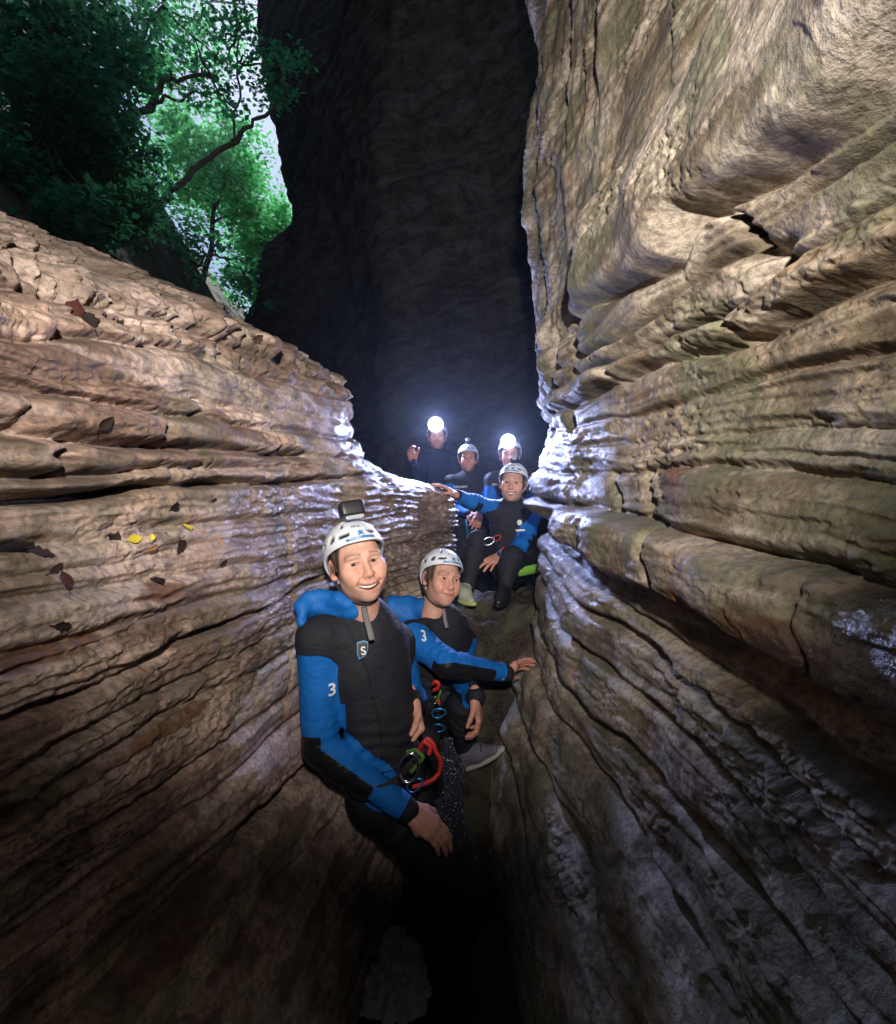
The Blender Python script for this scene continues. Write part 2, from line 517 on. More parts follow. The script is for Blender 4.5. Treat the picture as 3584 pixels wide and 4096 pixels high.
    labels = {8: 'rounded rust-stained roll of rock above the dark undercut', 16: 'big smooth pale bulge of rock', 14: 'smooth pale grey slab below the bulge', 7: 'recessed bed in the dark undercut'}
    strip_objects(root, X, Yd, Z, idx, M_ROCK_R, dict(col=rock_cols(Xb, Ye, Z, tint, rust, *PAL_R, 80), wet=wet), flip=True, labels=labels)
    return root


build_right_wall()

# ---- left wall
LU = [(-2.0, -1.05), (-1.0, -.92), (-.3, -.80), (.2, -.70), (.5, -.66), (1.0, -.60), (1.6, -.555), (2.2, -.52), (2.45, -.51)]
LU_TURN = [(2.54, -.53), (2.62, -.62), (2.68, -.9), (2.72, -1.6), (2.76, -3.0)]
LL = [(-2.0, -1.05), (-1.0, -.92), (-.3, -.80), (.2, -.70), (.5, -.66), (1.0, -.60), (1.5, -.53), (1.9, -.44), (2.3, -.32), (2.7, -.14)]
LL_TURN = [(2.92, -.03), (3.06, .03), (3.18, .02), (3.30, -.12), (3.38, -.5), (3.45, -2.5)]


def base_L(y, z):
    x = np.interp(y, [c[0] for c in LU], [c[1] for c in LU])
    return x + 0.27 * sstep(1.35, 0.4, z)


L_PTS = [
    [(300, 1024), (335, 930), (352, 880)],
    [(180, 1024), (260, 900), (320, 822)],
    [(93, 1013), (185, 909), (231, 851), (289, 785), (320, 750)],
    [(23, 1013), (162, 886), (220, 835), (266, 795), (308, 747)],
    [(0, 944), (139, 837), (204, 797), (255, 740), (299, 707)],
    [(46, 850), (150, 792), (208, 749), (243, 722), (295, 680)],
    [(23, 800), (93, 758), (148, 724), (231, 680), (289, 642)],
    [(0, 778), (58, 742), (127, 707), (185, 680), (243, 646), (290, 618)],
    [(0, 721), (81, 694), (162, 650), (208, 629), (255, 606), (285, 587)],
    [(0, 655), (93, 632), (185, 608), (255, 584), (310, 566)],
    [(0, 600), (105, 589), (209, 572), (262, 560), (320, 545)],
    [(0, 575), (100, 566), (200, 546), (280, 530), (330, 522)],
    [(0, 546), (84, 542), (167, 531), (230, 522), (320, 508)],
    [(0, 501), (73, 497), (147, 489), (199, 488), (272, 483), (345, 475)],
    [(0, 476), (73, 474), (136, 470), (200, 472), (293, 466), (345, 466)],
    [(0, 434), (42, 438), (105, 445), (178, 451), (283, 457), (345, 460)],
    [(0, 390), (80, 398), (160, 420), (250, 430), (345, 440)],
    [(0, 361), (63, 378), (134, 388), (174, 403), (251, 411), (335, 418)],
    [(0, 335), (84, 338), (188, 350), (272, 378), (345, 400)],
    [(0, 285), (84, 295), (188, 320), (272, 358), (345, 385)],
]
L_SPEC = [
    dict(o=.0, h=0.0216, crack=0), dict(o=.0, h=0.0216, crack=.03), dict(o=-.005, h=0.0180, crack=.03), dict(o=-.03, h=0.0144, crack=.05, cw=.02),
    dict(o=.01, h=0.0158, crack=.02), dict(o=.0, h=0.0158, crack=.022), dict(o=.004, h=0.0158, crack=.022), dict(o=.0, h=0.0158, crack=.02),
    dict(o=.004, h=0.0158, crack=.02), dict(o=.012, h=0.0202, crack=.05, cw=.010, sub=4, subd=.010), dict(o=.012, h=0.0216, crack=.02, tilt=-.02, sub=2),
    dict(o=.005, h=0.0180, crack=.016, sub=3), dict(o=.0, h=0.0180, crack=.014, sub=3), dict(o=-.005, h=0.0216, crack=.016, sub=4, subd=.006),
    dict(o=.02, h=0.0288, p=2.6, crack=.07, cw=.012, sub=2), dict(o=.022, h=0.0324, p=2.4, crack=.025, sub=1, joints=[(.72, .012, .03), (1.05, .01, .02)]),
    dict(o=.022, h=0.0360, p=2.4, crack=.05, cw=.014, sub=2, joints=[(.95, .01, .03), (1.45, .008, .04), (.68, .01, .02)]),
    dict(o=.0, h=0.0216, crack=.03, sub=4, subd=.012, joints=[(1.1, .01, .03)]), dict(o=-.01, h=0.0216, crack=.02, sub=5, subd=.012),
    dict(o=-.015, h=0.0288, crack=.03, sub=4, subd=.016, joints=[(1.3, .015, .03), (.8, .015, .03)]),
    dict(o=-.02, h=0.0360, crack=.04, sub=5, subd=.02, joints=[(.9, .02, .04), (1.7, .03, .04)]),
]
RIM = [(.0, 2.26), (.63, 2.34), (.75, 2.385), (.94, 2.43), (1.35, 2.50), (1.85, 2.59), (2.5, 2.67), (3.2, 2.7)]


def build_left_wall():
    root = empty('canyon_wall_left', (-0.7, 1.2, 0.2))
    tag(root, 'layered pinkish-tan rock wall with a ledge, strewn with fallen leaves', kind='structure')
    px = np.linspace(-120, 352, 560)
    yv = FPX * 0.56 / (CX - px); yv = yv[yv < 2.3]
    y_near = np.linspace(-2.0, yv[0] - 0.01, 50)
    ya = np.concatenate([y_near, yv])
    up = np.stack([np.interp(ya, [c[0] for c in LU], [c[1] for c in LU]), ya], -1)
    lo = np.stack([np.interp(ya, [c[0] for c in LL], [c[1] for c in LL]), ya], -1)
    def tail(p0, pts, n):
        tr = np.array([p0] + pts); seg = np.concatenate([[0], np.cumsum(np.hypot(*np.diff(tr, axis=0).T))])
        u = np.concatenate([np.linspace(0, seg[-3], n - 20), np.linspace(seg[-3], seg[-1], 21)[1:]])[1:]
        return np.stack([np.interp(u, seg, tr[:, 1]), np.interp(u, seg, tr[:, 0])], -1)
    n_t = 150
    up = np.concatenate([up, tail((yv[-1], up[-1, 0]), [c for c in LU if c[0] > yv[-1]] + LU_TURN, n_t)])
    lo = np.concatenate([lo, tail((yv[-1], lo[-1, 0]), [c for c in LL if c[0] > yv[-1]] + LL_TURN, n_t)])
    for a in (up, lo):
        a[:, 0] = smooth1(a[:, 0], 5); a[:, 1] = smooth1(a[:, 1], 5)
    nr = 860
    v = np.linspace(-1.28, 0.62, nr)[:, None]
    half = np.maximum(0.60, np.minimum(lo[:, 1], 2.7) + 0.16)[None]
    Zf = CAMZ + v * half
    top = np.interp(up[:, 1], [r[0] for r in RIM], [r[1] for r in RIM])[None] + 0.025 * fbm(up[:, 1] * 5, 1.1, 2.2, 3, 19)[None] + 0.22
    Z = np.minimum(Zf, top + 0.0 * Zf)
    over = np.maximum(0, Zf - top)                                     # rows past the rim turn back into the bank
    w = sstep(2.30, 2.06, Z + 0.03 * fbm(up[:, 1][None] * 4 + 0 * Z, Z * 3, 1, 2, 18))
    Xb = up[None, :, 0] * (1 - w) + lo[None, :, 0] * w
    Yb = up[None, :, 1] * (1 - w) + lo[None, :, 1] * w
    def nrm(a):
        d = np.gradient(a, axis=0); l = np.hypot(d[:, 0], d[:, 1]); return d[:, 1] / l, -d[:, 0] / l, l
    nux, nuy, _ = nrm(up); nlx, nly, ll = nrm(lo)
    nx = nux[None] * (1 - w) + nlx[None] * w; ny = nuy[None] * (1 - w) + nly[None] * w
    Xb = Xb + 0.27 * sstep(1.35, 0.4, Z)
    # the top of the wall leans back into the bank
    rimz = np.interp(up[:, 1], [r[0] for r in RIM], [r[1] for r in RIM])[None]
    back = np.maximum(0, Z - (rimz - 0.16))
    Xb = Xb - back * 0.5 - np.maximum(0, Z - rimz) * 1.6 - over * 1.4
    Z = Z + over * 0.25
    s = np.concatenate([[0], np.cumsum(ll[:-1])]); k = np.searchsorted(ya, 2.2)
    Ye = np.where(np.arange(len(lo)) > k, 2.2 + (s - s[k]) * 0.9, lo[:, 1])[None] + 0 * Z
    lines = [solve_line(p, base_L) for p in L_PTS]
    for s_ in L_SPEC: s_.setdefault('blk', .0032); s_.setdefault('lam', 6)
    disp, idx, t = bed_field(Ye, Z, lines, L_SPEC, 5)
    disp = disp + 0.022 * fbm(Ye * 1.8, Z * 1.7, 3.3, 3, 141)
    # the steep crack behind the first climber and blocky upper rubble
    jy = 1.52 + 0.05 * fbm(Z * 4, 1.0, 2.0, 3, 143)
    disp = disp - 0.05 * np.exp(-((Ye - jy) / .007) ** 2) * sstep(1.95, 1.85, Z) * sstep(1.25, 1.35, Z)
    blk = sstep(rimz - 0.22, rimz - 0.02, Z)
    disp = disp + blk * (0.05 * fbm(Ye * 5, Z * 8, 4, 3, 145) + 0.03 * fbm(Ye * 19, Xb * 19 + Z * 16, 2, 4, 144, .6) + 0.02 * np.round(2 * fbm(Ye * 7, Z * 11, 9, 2, 146)) / 2)
    # finely rippled, washed beds on the ledge
    led = w * sstep(1.5, 2.2, Ye)
    disp = disp + led * (0.008 * fbm(Ye * 22, Z * 30, 4, 3, 147) + 0.007 * np.sin(Z * 190 + 3 * fbm(Ye * 3, Z * 4, 1, 2, 148)))
    disp = disp + fine_relief(Xb, Ye, Z, 160, 0.55)
    X = Xb + nx * disp; Yd = Yb + ny * disp
    Z = Z - 0.012 * w * (1 - w) * 4 * fbm(Ye * 8, Xb * 8, 3, 3, 149)
    bt = RNG.random(len(lines) + 1); bt[3] = 1.0; bt[14] = .75; bt[15] = .7; bt[10] = .6; bt[16] = .45
    tint = bt[idx] * 0.6 + 0.25 * fbm(Ye * 2, Z * 4, 5, 3, 181)
    wet = np.clip(sstep(0.95, 1.4, Ye) * sstep(2.12, 1.98, Z) + sstep(1.9, 2.3, Ye) * sstep(2.5, 2.3, Z), 0, 1)
    wet = np.clip(wet * sstep(1.35, 1.62, Z) * (0.6 + 0.7 * sstep(-.3, .3, fbm(Ye * 5, Z * 9, 3, 3, 182))), 0, 1)
    rust = np.zeros_like(Z)
    for (hx, hz, ry, rz) in [(.72, 1.74, .07, .018), (.95, 1.79, .06, .014), (1.02, 1.50, .12, .012)]:
        rust = np.maximum(rust, sstep(1.25, .8, np.hypot((Ye - hx) / ry, (Z - hz) / rz) + .5 * fbm(Ye * 14, Z * 22, 2, 3, 185)))
    colL = rock_cols(Xb, Ye, Z, tint, rust, *PAL_L, 180)
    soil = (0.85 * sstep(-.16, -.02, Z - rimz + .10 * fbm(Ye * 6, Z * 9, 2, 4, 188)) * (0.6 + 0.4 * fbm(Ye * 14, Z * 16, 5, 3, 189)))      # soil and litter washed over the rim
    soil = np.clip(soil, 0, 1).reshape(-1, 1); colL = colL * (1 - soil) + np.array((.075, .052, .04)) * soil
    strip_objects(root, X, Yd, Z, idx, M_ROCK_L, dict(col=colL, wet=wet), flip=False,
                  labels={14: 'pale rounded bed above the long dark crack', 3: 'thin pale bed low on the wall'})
    return root


build_left_wall()


# ---- tall cliff that closes the slot behind the group
def build_cliff():
    root = empty('canyon_cliff', (0, 6, 0.5))
    tag(root, 'tall dark rock cliff with slanting beds behind the group', kind='structure')
    ctrl = np.array([(3.4, 3.7), (1.9, 4.7), (1.1, 5.5), (.35, 6.0), (-.35, 6.05), (-.75, 6.05), (-.95, 6.3), (-1.2, 7.2), (-2.0, 9.0), (-3.1, 10.4), (-3.75, 11.0), (-4.3, 12.0), (-4.6, 14.0), (-3.0, 18.0)])
    seg = np.concatenate([[0], np.cumsum(np.hypot(*np.diff(ctrl, axis=0).T))])
    u = np.linspace(0, seg[-1], 520)
    x = smooth1(np.interp(u, seg, ctrl[:, 0]), 9); y = smooth1(np.interp(u, seg, ctrl[:, 1]), 9)
    dx, dy = np.gradient(x), np.gradient(y); ln = np.hypot(dx, dy)
    nx, ny = dy / ln * -1, dx / ln
    sgn = np.sign((0 - x) * nx + (0 - y) * ny); nx, ny = nx * sgn[200], ny * sgn[200]
    z = np.linspace(0.0, 17.0, 560)[:, None]
    Z = np.repeat(z, len(x), 1); U = u[None] + 0 * Z
    Lv = Z - 0.42 * (x[None] + 1.0) - 0.05 * U + 0.25 * fbm(U * .5, Z * .4, 1, 3, 211)
    # irregular beds
    th = RNG.uniform(0.10, 0.34, 140); bz = np.cumsum(th) - 6
    i = np.clip(np.searchsorted(bz, Lv) - 1, 0, 138)
    t = np.clip((Lv - bz[i]) / th[i + 1], 0, 1)
    off = RNG.uniform(-.05, .05, 140)
    disp = off[i] * 1.4 + 0.09 * np.sqrt(np.maximum(0, 1 - np.abs(2 * t - 1) ** 3)) + 0.18 * fbm(U * .8, Z * .5, 4, 4, 213) + 0.03 * fbm(U * 4, Z * 6, 4, 4, 214)
    # outline of the far edge against the trees
    zc = np.array([CAMZ + (CY - p) / FPX * 11.5 for p in (330, 310, 285, 262, 240, 165, 140, 110, 75, 60, 30, 0, -120)])
    xc = np.array([(p - CX) / FPX * 11.5 for p in (252, 258, 272, 276, 300, 300, 292, 283, 280, 272, 267, 262, 255)])
    edge = np.interp(Z, zc, xc) + 0.05 * fbm(Z * 2.2, 1, 1, 4, 217)
    shift = (edge - (-4.05)) * sstep(seg[8], seg[10], U) * 1.0
    X = x[None] + nx[None] * disp + shift; Y = y[None] + ny[None] * disp
    q_idx = np.zeros(X.shape, int)
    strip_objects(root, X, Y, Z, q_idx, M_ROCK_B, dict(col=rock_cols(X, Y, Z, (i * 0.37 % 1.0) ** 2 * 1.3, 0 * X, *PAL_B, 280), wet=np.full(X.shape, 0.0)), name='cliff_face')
    return root


build_cliff()


def slab(name, x0, x1, y0, y1, fz, n=(60, 60), mat=None, parent=None, seed=300, amp=.25, flip=False, kind='structure', label=None, wetv=0.2, pal=PAL_B):
    xs = np.linspace(x0, x1, n[0]); ys = np.linspace(y0, y1, n[1])
    X, Y = np.meshgrid(xs, ys)
    Z = fz(X, Y) + amp * fbm(X * 1.1, Y * 1.1, 1, 5, seed)
    vid = np.arange(X.size).reshape(X.shape)
    q = np.stack([vid[:-1, :-1], vid[:-1, 1:], vid[1:, 1:], vid[1:, :-1]], -1).reshape(-1, 4)
    if flip: q = q[:, ::-1]
    o = mesh_np(name, np.stack([X, Y, Z], -1).reshape(-1, 3), q, mat, parent, dict(col=rock_cols(X, Y, Z, 0 * X + .3, 0 * X, *pal, seed), wet=np.full(X.size, wetv)))
    tag(o, label, kind=kind)
    return o


# unseen rock added overhead and behind the photographer to keep sky light out
slab('sky_block_overhang', -1.7, 4.0, -5.0, 2.75, lambda X, Y: 5.75 - 0.25 * X + 0.05 * Y * Y * 0, (70, 90), M_ROCK_B, flip=True, seed=310, amp=.2, label='unseen rock slab added above the slot to block sky light')
def build_back():
    xs = np.linspace(-4, 4, 60); zs = np.linspace(-1, 6.6, 60)
    X, Z = np.meshgrid(xs, zs)
    Y = -3.6 + 0.3 * fbm(X, Z * 1.5, 2, 5, 320)
    vid = np.arange(X.size).reshape(X.shape)
    q = np.stack([vid[:-1, :-1], vid[:-1, 1:], vid[1:, 1:], vid[1:, :-1]], -1).reshape(-1, 4)
    o = mesh_np('sky_block_wall_back', np.stack([X, Y, Z], -1).reshape(-1, 3), q, M_ROCK_B, None, dict(col=rock_cols(X, Y, Z, 0 * X + .3, 0 * X, *PAL_B, 321), wet=np.full(X.size, .2)))  # added out of view, closes the slot against sky light
    tag(o, 'unseen rock wall added behind the photographer to block sky light', kind='structure')
    # upper part of the right wall above the beds, near the photographer
    ys = np.linspace(-4.0, 3.05, 90); zs = np.linspace(2.55, 6.6, 60)
    Yg, Zg = np.meshgrid(ys, zs)
    Xg = 1.35 + 0.10 * np.maximum(0, Zg - 3) + 0.16 * fbm(Yg, Zg, 7, 5, 330) + 0.5 * sstep(2.2, 3.0, Yg)
    q2 = np.arange(Xg.size).reshape(Xg.shape)
    q2 = np.stack([q2[:-1, :-1], q2[:-1, 1:], q2[1:, 1:], q2[1:, :-1]], -1).reshape(-1, 4)[:, ::-1]
    o = mesh_np('canyon_wall_upper', np.stack([Xg, Yg, Zg], -1).reshape(-1, 3), q2, M_ROCK_R, None, dict(col=rock_cols(Xg, Yg, Zg, 0 * Xg + .4, 0 * Xg, *PAL_R, 331), wet=np.full(Xg.size, .1)))
    tag(o, 'rock above the layered wall beyond the top of the frame', kind='structure')
build_back()
# ------------------------------------------------------------------ stream bed, water, wooded bank, trees
def floor_z(y):
    return np.interp(y, [-3, 1.2, 1.7, 1.85, 2.1, 2.45, 2.62, 2.75, 3.1, 3.5, 4.0, 6.5], [.12, .15, .22, .44, .64, .78, 1.12, 1.33, 1.42, 1.28, 1.0, 1.08])


def build_floor():
    xs = np.linspace(-3.2, 3.4, 330); ys = np.concatenate([np.linspace(-3.8, 1.2, 70), np.linspace(1.22, 3.4, 240), np.linspace(3.43, 7.5, 60)])
    X, Y = np.meshgrid(xs, ys)
    Z = floor_z(Y) + 0.07 * fbm(X * 3, Y * 3, 2, 4, 401) + 0.02 * fbm(X * 12, Y * 12, 5, 4, 402)
    Z = Z + 0.10 * sstep(.10, .55, np.abs(X - 0.05)) * sstep(3.3, 2.6, Y)          # trough worn by the stream
    vid = np.arange(X.size).reshape(X.shape)
    q = np.stack([vid[:-1, :-1], vid[:-1, 1:], vid[1:, 1:], vid[1:, :-1]], -1).reshape(-1, 4)
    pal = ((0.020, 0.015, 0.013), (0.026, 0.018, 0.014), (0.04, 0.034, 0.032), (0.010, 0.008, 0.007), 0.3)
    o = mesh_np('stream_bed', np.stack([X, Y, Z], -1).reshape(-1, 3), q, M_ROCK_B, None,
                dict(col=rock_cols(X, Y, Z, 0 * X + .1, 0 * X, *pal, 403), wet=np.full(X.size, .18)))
    tag(o, 'dark wet rock ramp and bed of the stream', kind='structure')
    return o


build_floor()
m, nt, b = new_mat('water'); g = G(nt)
b.inputs['Base Color'].default_value = (0.045, 0.045, 0.05, 1)
b.inputs['Roughness'].default_value = 0.06
b.inputs['Transmission Weight'].default_value = 0.55
b.inputs['IOR'].default_value = 1.33
nt.links.new(g.bump(g.noise(g.pos(), 26, 4, 0.6), 0.6, 0.02), b.inputs['Normal'])
M_WATER = m
m, nt, b = new_mat('white_water'); g = G(nt)
b.inputs['Base Color'].default_value = (0.07, 0.08, 0.11, 1)
b.inputs['Roughness'].default_value = 0.05
b.inputs['Specular IOR Level'].default_value = 1.0
b.inputs['IOR'].default_value = 1.33
nt.links.new(g.bump(g.noise(g.pos(), 55, 3, 0.6), 1.0, 0.06), b.inputs['Normal'])
M_FOAM = m


m, nt, b = new_mat('pool_foam'); b.inputs['Base Color'].default_value = (.62, .66, .78, 1); b.inputs['Roughness'].default_value = .4; M_BUBBLE = m
m, nt, b = new_mat('water_drops'); b.inputs['Base Color'].default_value = (.75, .8, .9, 1); b.inputs['Roughness'].default_value = .08; b.inputs['Specular IOR Level'].default_value = 1.0; M_DROPS = m


def build_water():
    xs = np.linspace(-.8, .8, 200); ys = np.linspace(-1.5, 1.92, 320)
    X, Y = np.meshgrid(xs, ys)
    Z = 0.46 + 0.010 * fbm(X * 6, Y * 6, 1, 3, 411) + 0.014 * np.exp(-np.hypot(X - .0, Y - 1.9) * 4) * np.sin(np.hypot(X, Y - 1.9) * 60 + 2 * fbm(X * 6, Y * 6, 3, 2, 412))
    vid = np.arange(X.size).reshape(X.shape)
    q = np.stack([vid[:-1, :-1], vid[:-1, 1:], vid[1:, 1:], vid[1:, :-1]], -1).reshape(-1, 4)
    o = mesh_np('water', np.stack([X, Y, Z], -1).reshape(-1, 3), q, M_WATER)
    tag(o, 'dark rippled pool in the bottom of the slot', kind='structure')
    # the little cascade that runs down the ramp into the pool, broken into lumps and droplets
    u = np.linspace(0, 1, 60); t = np.linspace(0, 1, 190)
    U, T = np.meshgrid(u, t)
    yy = 2.42 - 0.66 * T
    xc = 0.03 + 0.015 * np.sin(T * 9) - 0.045 * T
    wd = 0.05 + 0.055 * T
    Xs = xc + (U - .5) * 2 * wd
    Zs = np.maximum(floor_z(yy) + 0.05, 0.47) + 0.05 * (1 - (2 * U - 1) ** 2) + 0.035 * fbm(Xs * 24, yy * 15, 2, 4, 415, .65) + 0.012 * fbm(Xs * 70, yy * 60, 2, 3, 416)
    vid = np.arange(U.size).reshape(U.shape)
    q = np.stack([vid[:-1, :-1], vid[:-1, 1:], vid[1:, 1:], vid[1:, :-1]], -1).reshape(-1, 4)
    V = [np.stack([Xs, yy, Zs], -1).reshape(-1, 3)]; F = [np.concatenate([q[:, :3], q[:, [0, 2, 3]]])]
    n = U.size
    oct_v = np.array([(1, 0, 0), (-1, 0, 0), (0, 1, 0), (0, -1, 0), (0, 0, 1), (0, 0, -1)], float)
    oct_f = np.array([(0, 2, 4), (2, 1, 4), (1, 3, 4), (3, 0, 4), (2, 0, 5), (1, 2, 5), (3, 1, 5), (0, 3, 5)])
    o = mesh_np('cascade', np.concatenate(V), np.concatenate(F), M_FOAM)
    tag(o, 'small glittering cascade running down the ramp between the climbers', kind='stuff')
    # foam gathered where the pool leaves towards the camera
    X, Y = np.meshgrid(np.linspace(-.34, .02, 90), np.linspace(1.30, 1.72, 90)); e = np.hypot((X + .16) / .15, (Y - 1.51) / .19) + .35 * fbm(X * 9, Y * 9, 2, 3, 418)
    Zf = .452 + .045 * sstep(1.0, .4, e) + .014 * fbm(X * 40, Y * 40, 3, 4, 419, .6) * sstep(1.1, .5, e)
    vid = np.arange(X.size).reshape(X.shape); q = np.stack([vid[:-1, :-1], vid[:-1, 1:], vid[1:, 1:], vid[1:, :-1]], -1).reshape(-1, 4)[(e[:-1, :-1] < 1.0).ravel()]
    fm = mesh_np('foam', np.stack([X, Y, Zf], -1).reshape(-1, 3), q, M_BUBBLE); tag(fm, 'patch of pale foam on the dark pool nearest the camera', kind='stuff')
    V, F, n = [], [], 0
    for k in range(380):
        tt = RNG.random() ** .8; y_ = 2.4 - .70 * tt; c = np.array([.03 - .045 * tt + RNG.normal() * (.028 + .022 * tt), y_, max(floor_z(y_), .46) + .075 + abs(RNG.normal()) * .05])
        r = RNG.uniform(.0008, .0034)
        V.append(oct_v * r * RNG.uniform(.5, 1.6, 3) + c); F.append(oct_f + n); n += 6
    tag(mesh_np('spray', np.concatenate(V), np.concatenate(F), M_DROPS, o), kind='stuff')


build_water()

# ---- bank above the left wall
M_EARTH = rock_material('leaf_litter_earth', 1.0, 0.5)


def bank_z(X, Y):
    zr = np.interp(Y, [r[0] for r in RIM], [r[1] for r in RIM])
    z = zr + 0.06 + 0.30 * np.maximum(0, -X - 1.02) + 0.85 * np.maximum(0, -X - 2.2) + 1.2 * np.maximum(0, -X - 5.2) * sstep(14, 9, Y)
    return np.minimum(z, 15.0) - 0.35 * sstep(2.2, 3.4, Y)


def build_bank():
    root = empty('bank', (-3, 3, 2.4))
    tag(root, 'steep dark earth bank above the rock wall under the trees', kind='structure')
    xs = -0.98 - np.linspace(0, 1, 170) ** 1.6 * 13; ys = np.linspace(-4, 24, 260)
    X, Y = np.meshgrid(xs, ys)
    Z = bank_z(X, Y) + 0.12 * fbm(X * 1.6, Y * 1.6, 3, 5, 421) + 0.03 * fbm(X * 8, Y * 8, 3, 4, 422)
    vid = np.arange(X.size).reshape(X.shape)
    q = np.stack([vid[:-1, :-1], vid[:-1, 1:], vid[1:, 1:], vid[1:, :-1]], -1).reshape(-1, 4)[:, ::-1]
    pal = ((0.022, 0.018, 0.012), (0.03, 0.02, 0.013), (0.05, 0.04, 0.03), (0.012, 0.01, 0.008), 0.5)
    mesh_np('earth', np.stack([X, Y, Z], -1).reshape(-1, 3), q, M_EARTH, root, dict(col=rock_cols(X, Y, Z, 0 * X, 0 * X, *pal, 423), wet=np.full(X.size, .1)))
    # loose stones along the rim
    base = stone_mesh()
    for k in range(22):
        y = RNG.uniform(.55, 2.5); x = -RNG.uniform(.80, 1.25) - .12 * (2.5 - y)
        s = RNG.uniform(.010, .05) * RNG.uniform(.5, 1.1) * (0.6 + .25 * y)
        z = np.interp(y, [r[0] for r in RIM], [r[1] for r in RIM]) + 0.0 + max(0, -x - .85) * .5
        o = bpy.data.objects.new('stone', base[k % 5]); COL.objects.link(o); o.parent = root
        o.matrix_parent_inverse = Matrix.Translation(-Vector(root.location))
        o.location = (x, y, z); o.rotation_euler = tuple(RNG.uniform(0, 6, 3)); o.scale = (s * 1.3, s, s * .75)


def stone_mesh():
    out = []
    for k in range(5):
        u = np.linspace(0, 2 * np.pi, 17)[:-1]; v = np.linspace(.15, np.pi - .15, 10)
        U, Vv = np.meshgrid(u, v)
        d = np.stack([np.cos(U) * np.sin(Vv), np.sin(U) * np.sin(Vv), np.cos(Vv)], -1)
        r = 1 + .35 * fbm(d[..., 0] * 1.5 + k * 7, d[..., 1] * 1.5, d[..., 2] * 1.5, 3, 430 + k)
        p = (np.sign(d) * np.abs(d) ** .75 * r[..., None]).reshape(-1, 3)
        vid = np.arange(U.size).reshape(U.shape); nxt = np.roll(vid, -1, 1)
        q = np.stack([vid[:-1], vid[1:], nxt[1:], nxt[:-1]], -1).reshape(-1, 4)
        p = np.concatenate([p, [[0, 0, 1.0], [0, 0, -1.0]]])
        cap = np.array([(vid[0, i], nxt[0, i], len(p) - 2, len(p) - 2) for i in range(16)] + [(nxt[-1, i], vid[-1, i], len(p) - 1, len(p) - 1) for i in range(16)])
        tri = np.concatenate([q[:, :3], q[:, [0, 2, 3]], cap[:, :3]])
        o = mesh_np('stone', p, tri, M_ROCK_L, None, dict(col=np.tile(np.array([[.30, .25, .20]]) * (.6 + .2 * k), (len(p), 1)), wet=np.full(len(p), .1)), smooth=True)
        out.append(o.data); bpy.data.objects.remove(o)
    return out


build_bank()

# ---- trees
m, nt, b = new_mat('leaf'); g = G(nt)
nt.nodes.remove(b)
dif = g.node('ShaderNodeBsdfDiffuse'); trl = g.node('ShaderNodeBsdfTranslucent'); mx = g.node('ShaderNodeMixShader')
lc = g.attr('col').outputs['Color']
nt.links.new(lc, dif.inputs['Color'])
nt.links.new(g.mix(1.0, lc, (2.3, 4.3, 4.8), 'MULTIPLY'), trl.inputs['Color'])
mx.inputs[0].default_value = 0.62
nt.links.new(dif.outputs[0], mx.inputs[1]); nt.links.new(trl.outputs[0], mx.inputs[2])
nt.links.new(mx.outputs[0], [n for n in nt.nodes if n.type == 'OUTPUT_MATERIAL'][0].inputs[0])
M_LEAF = m
m, nt, b = new_mat('bark'); g = G(nt)
bn = g.noise(g.mapping(g.pos(), (8, 8, 2)), 3, 4, .6)
nt.links.new(g.ramp(bn, [(.3, (.03, .022, .016)), (.7, (.075, .06, .045))]), b.inputs['Base Color'])
b.inputs['Roughness'].default_value = .95
M_BARK = m


def tube(path, radii, n=8):
    path = np.array(path, float)
    tan = np.gradient(path, axis=0); tan /= np.linalg.norm(tan, axis=1)[:, None]
    ref = np.array([0.31, 0.2, 0.93])
    a = np.cross(tan, ref); a /= np.linalg.norm(a, axis=1)[:, None]; c = np.cross(tan, a)
    th = np.linspace(0, 2 * np.pi, n, endpoint=False)
    V = path[:, None] + np.array(radii)[:, None, None] * (np.cos(th)[None, :, None] * a[:, None] + np.sin(th)[None, :, None] * c[:, None])
    vid = np.arange(len(path) * n).reshape(len(path), n); nx = np.roll(vid, -1, 1)
    q = np.stack([vid[:-1], nx[:-1], nx[1:], vid[1:]], -1).reshape(-1, 4)
    return V.reshape(-1, 3), q


def curve_pts(ctrl, n=24, jit=0.0, seed=0):
    ctrl = np.array(ctrl, float); s = np.linspace(0, len(ctrl) - 1, n)
    p = np.stack([np.interp(s, np.arange(len(ctrl)), ctrl[:, k]) for k in range(3)], -1)
    for _ in range(2):
        p[1:-1] = (p[:-2] + 2 * p[1:-1] + p[2:]) / 4
    if jit:
        for k in range(3): p[1:, k] += jit * fbm(s[1:] * 2.3, k * 5.1, seed, 2, 440 + seed)
    return p


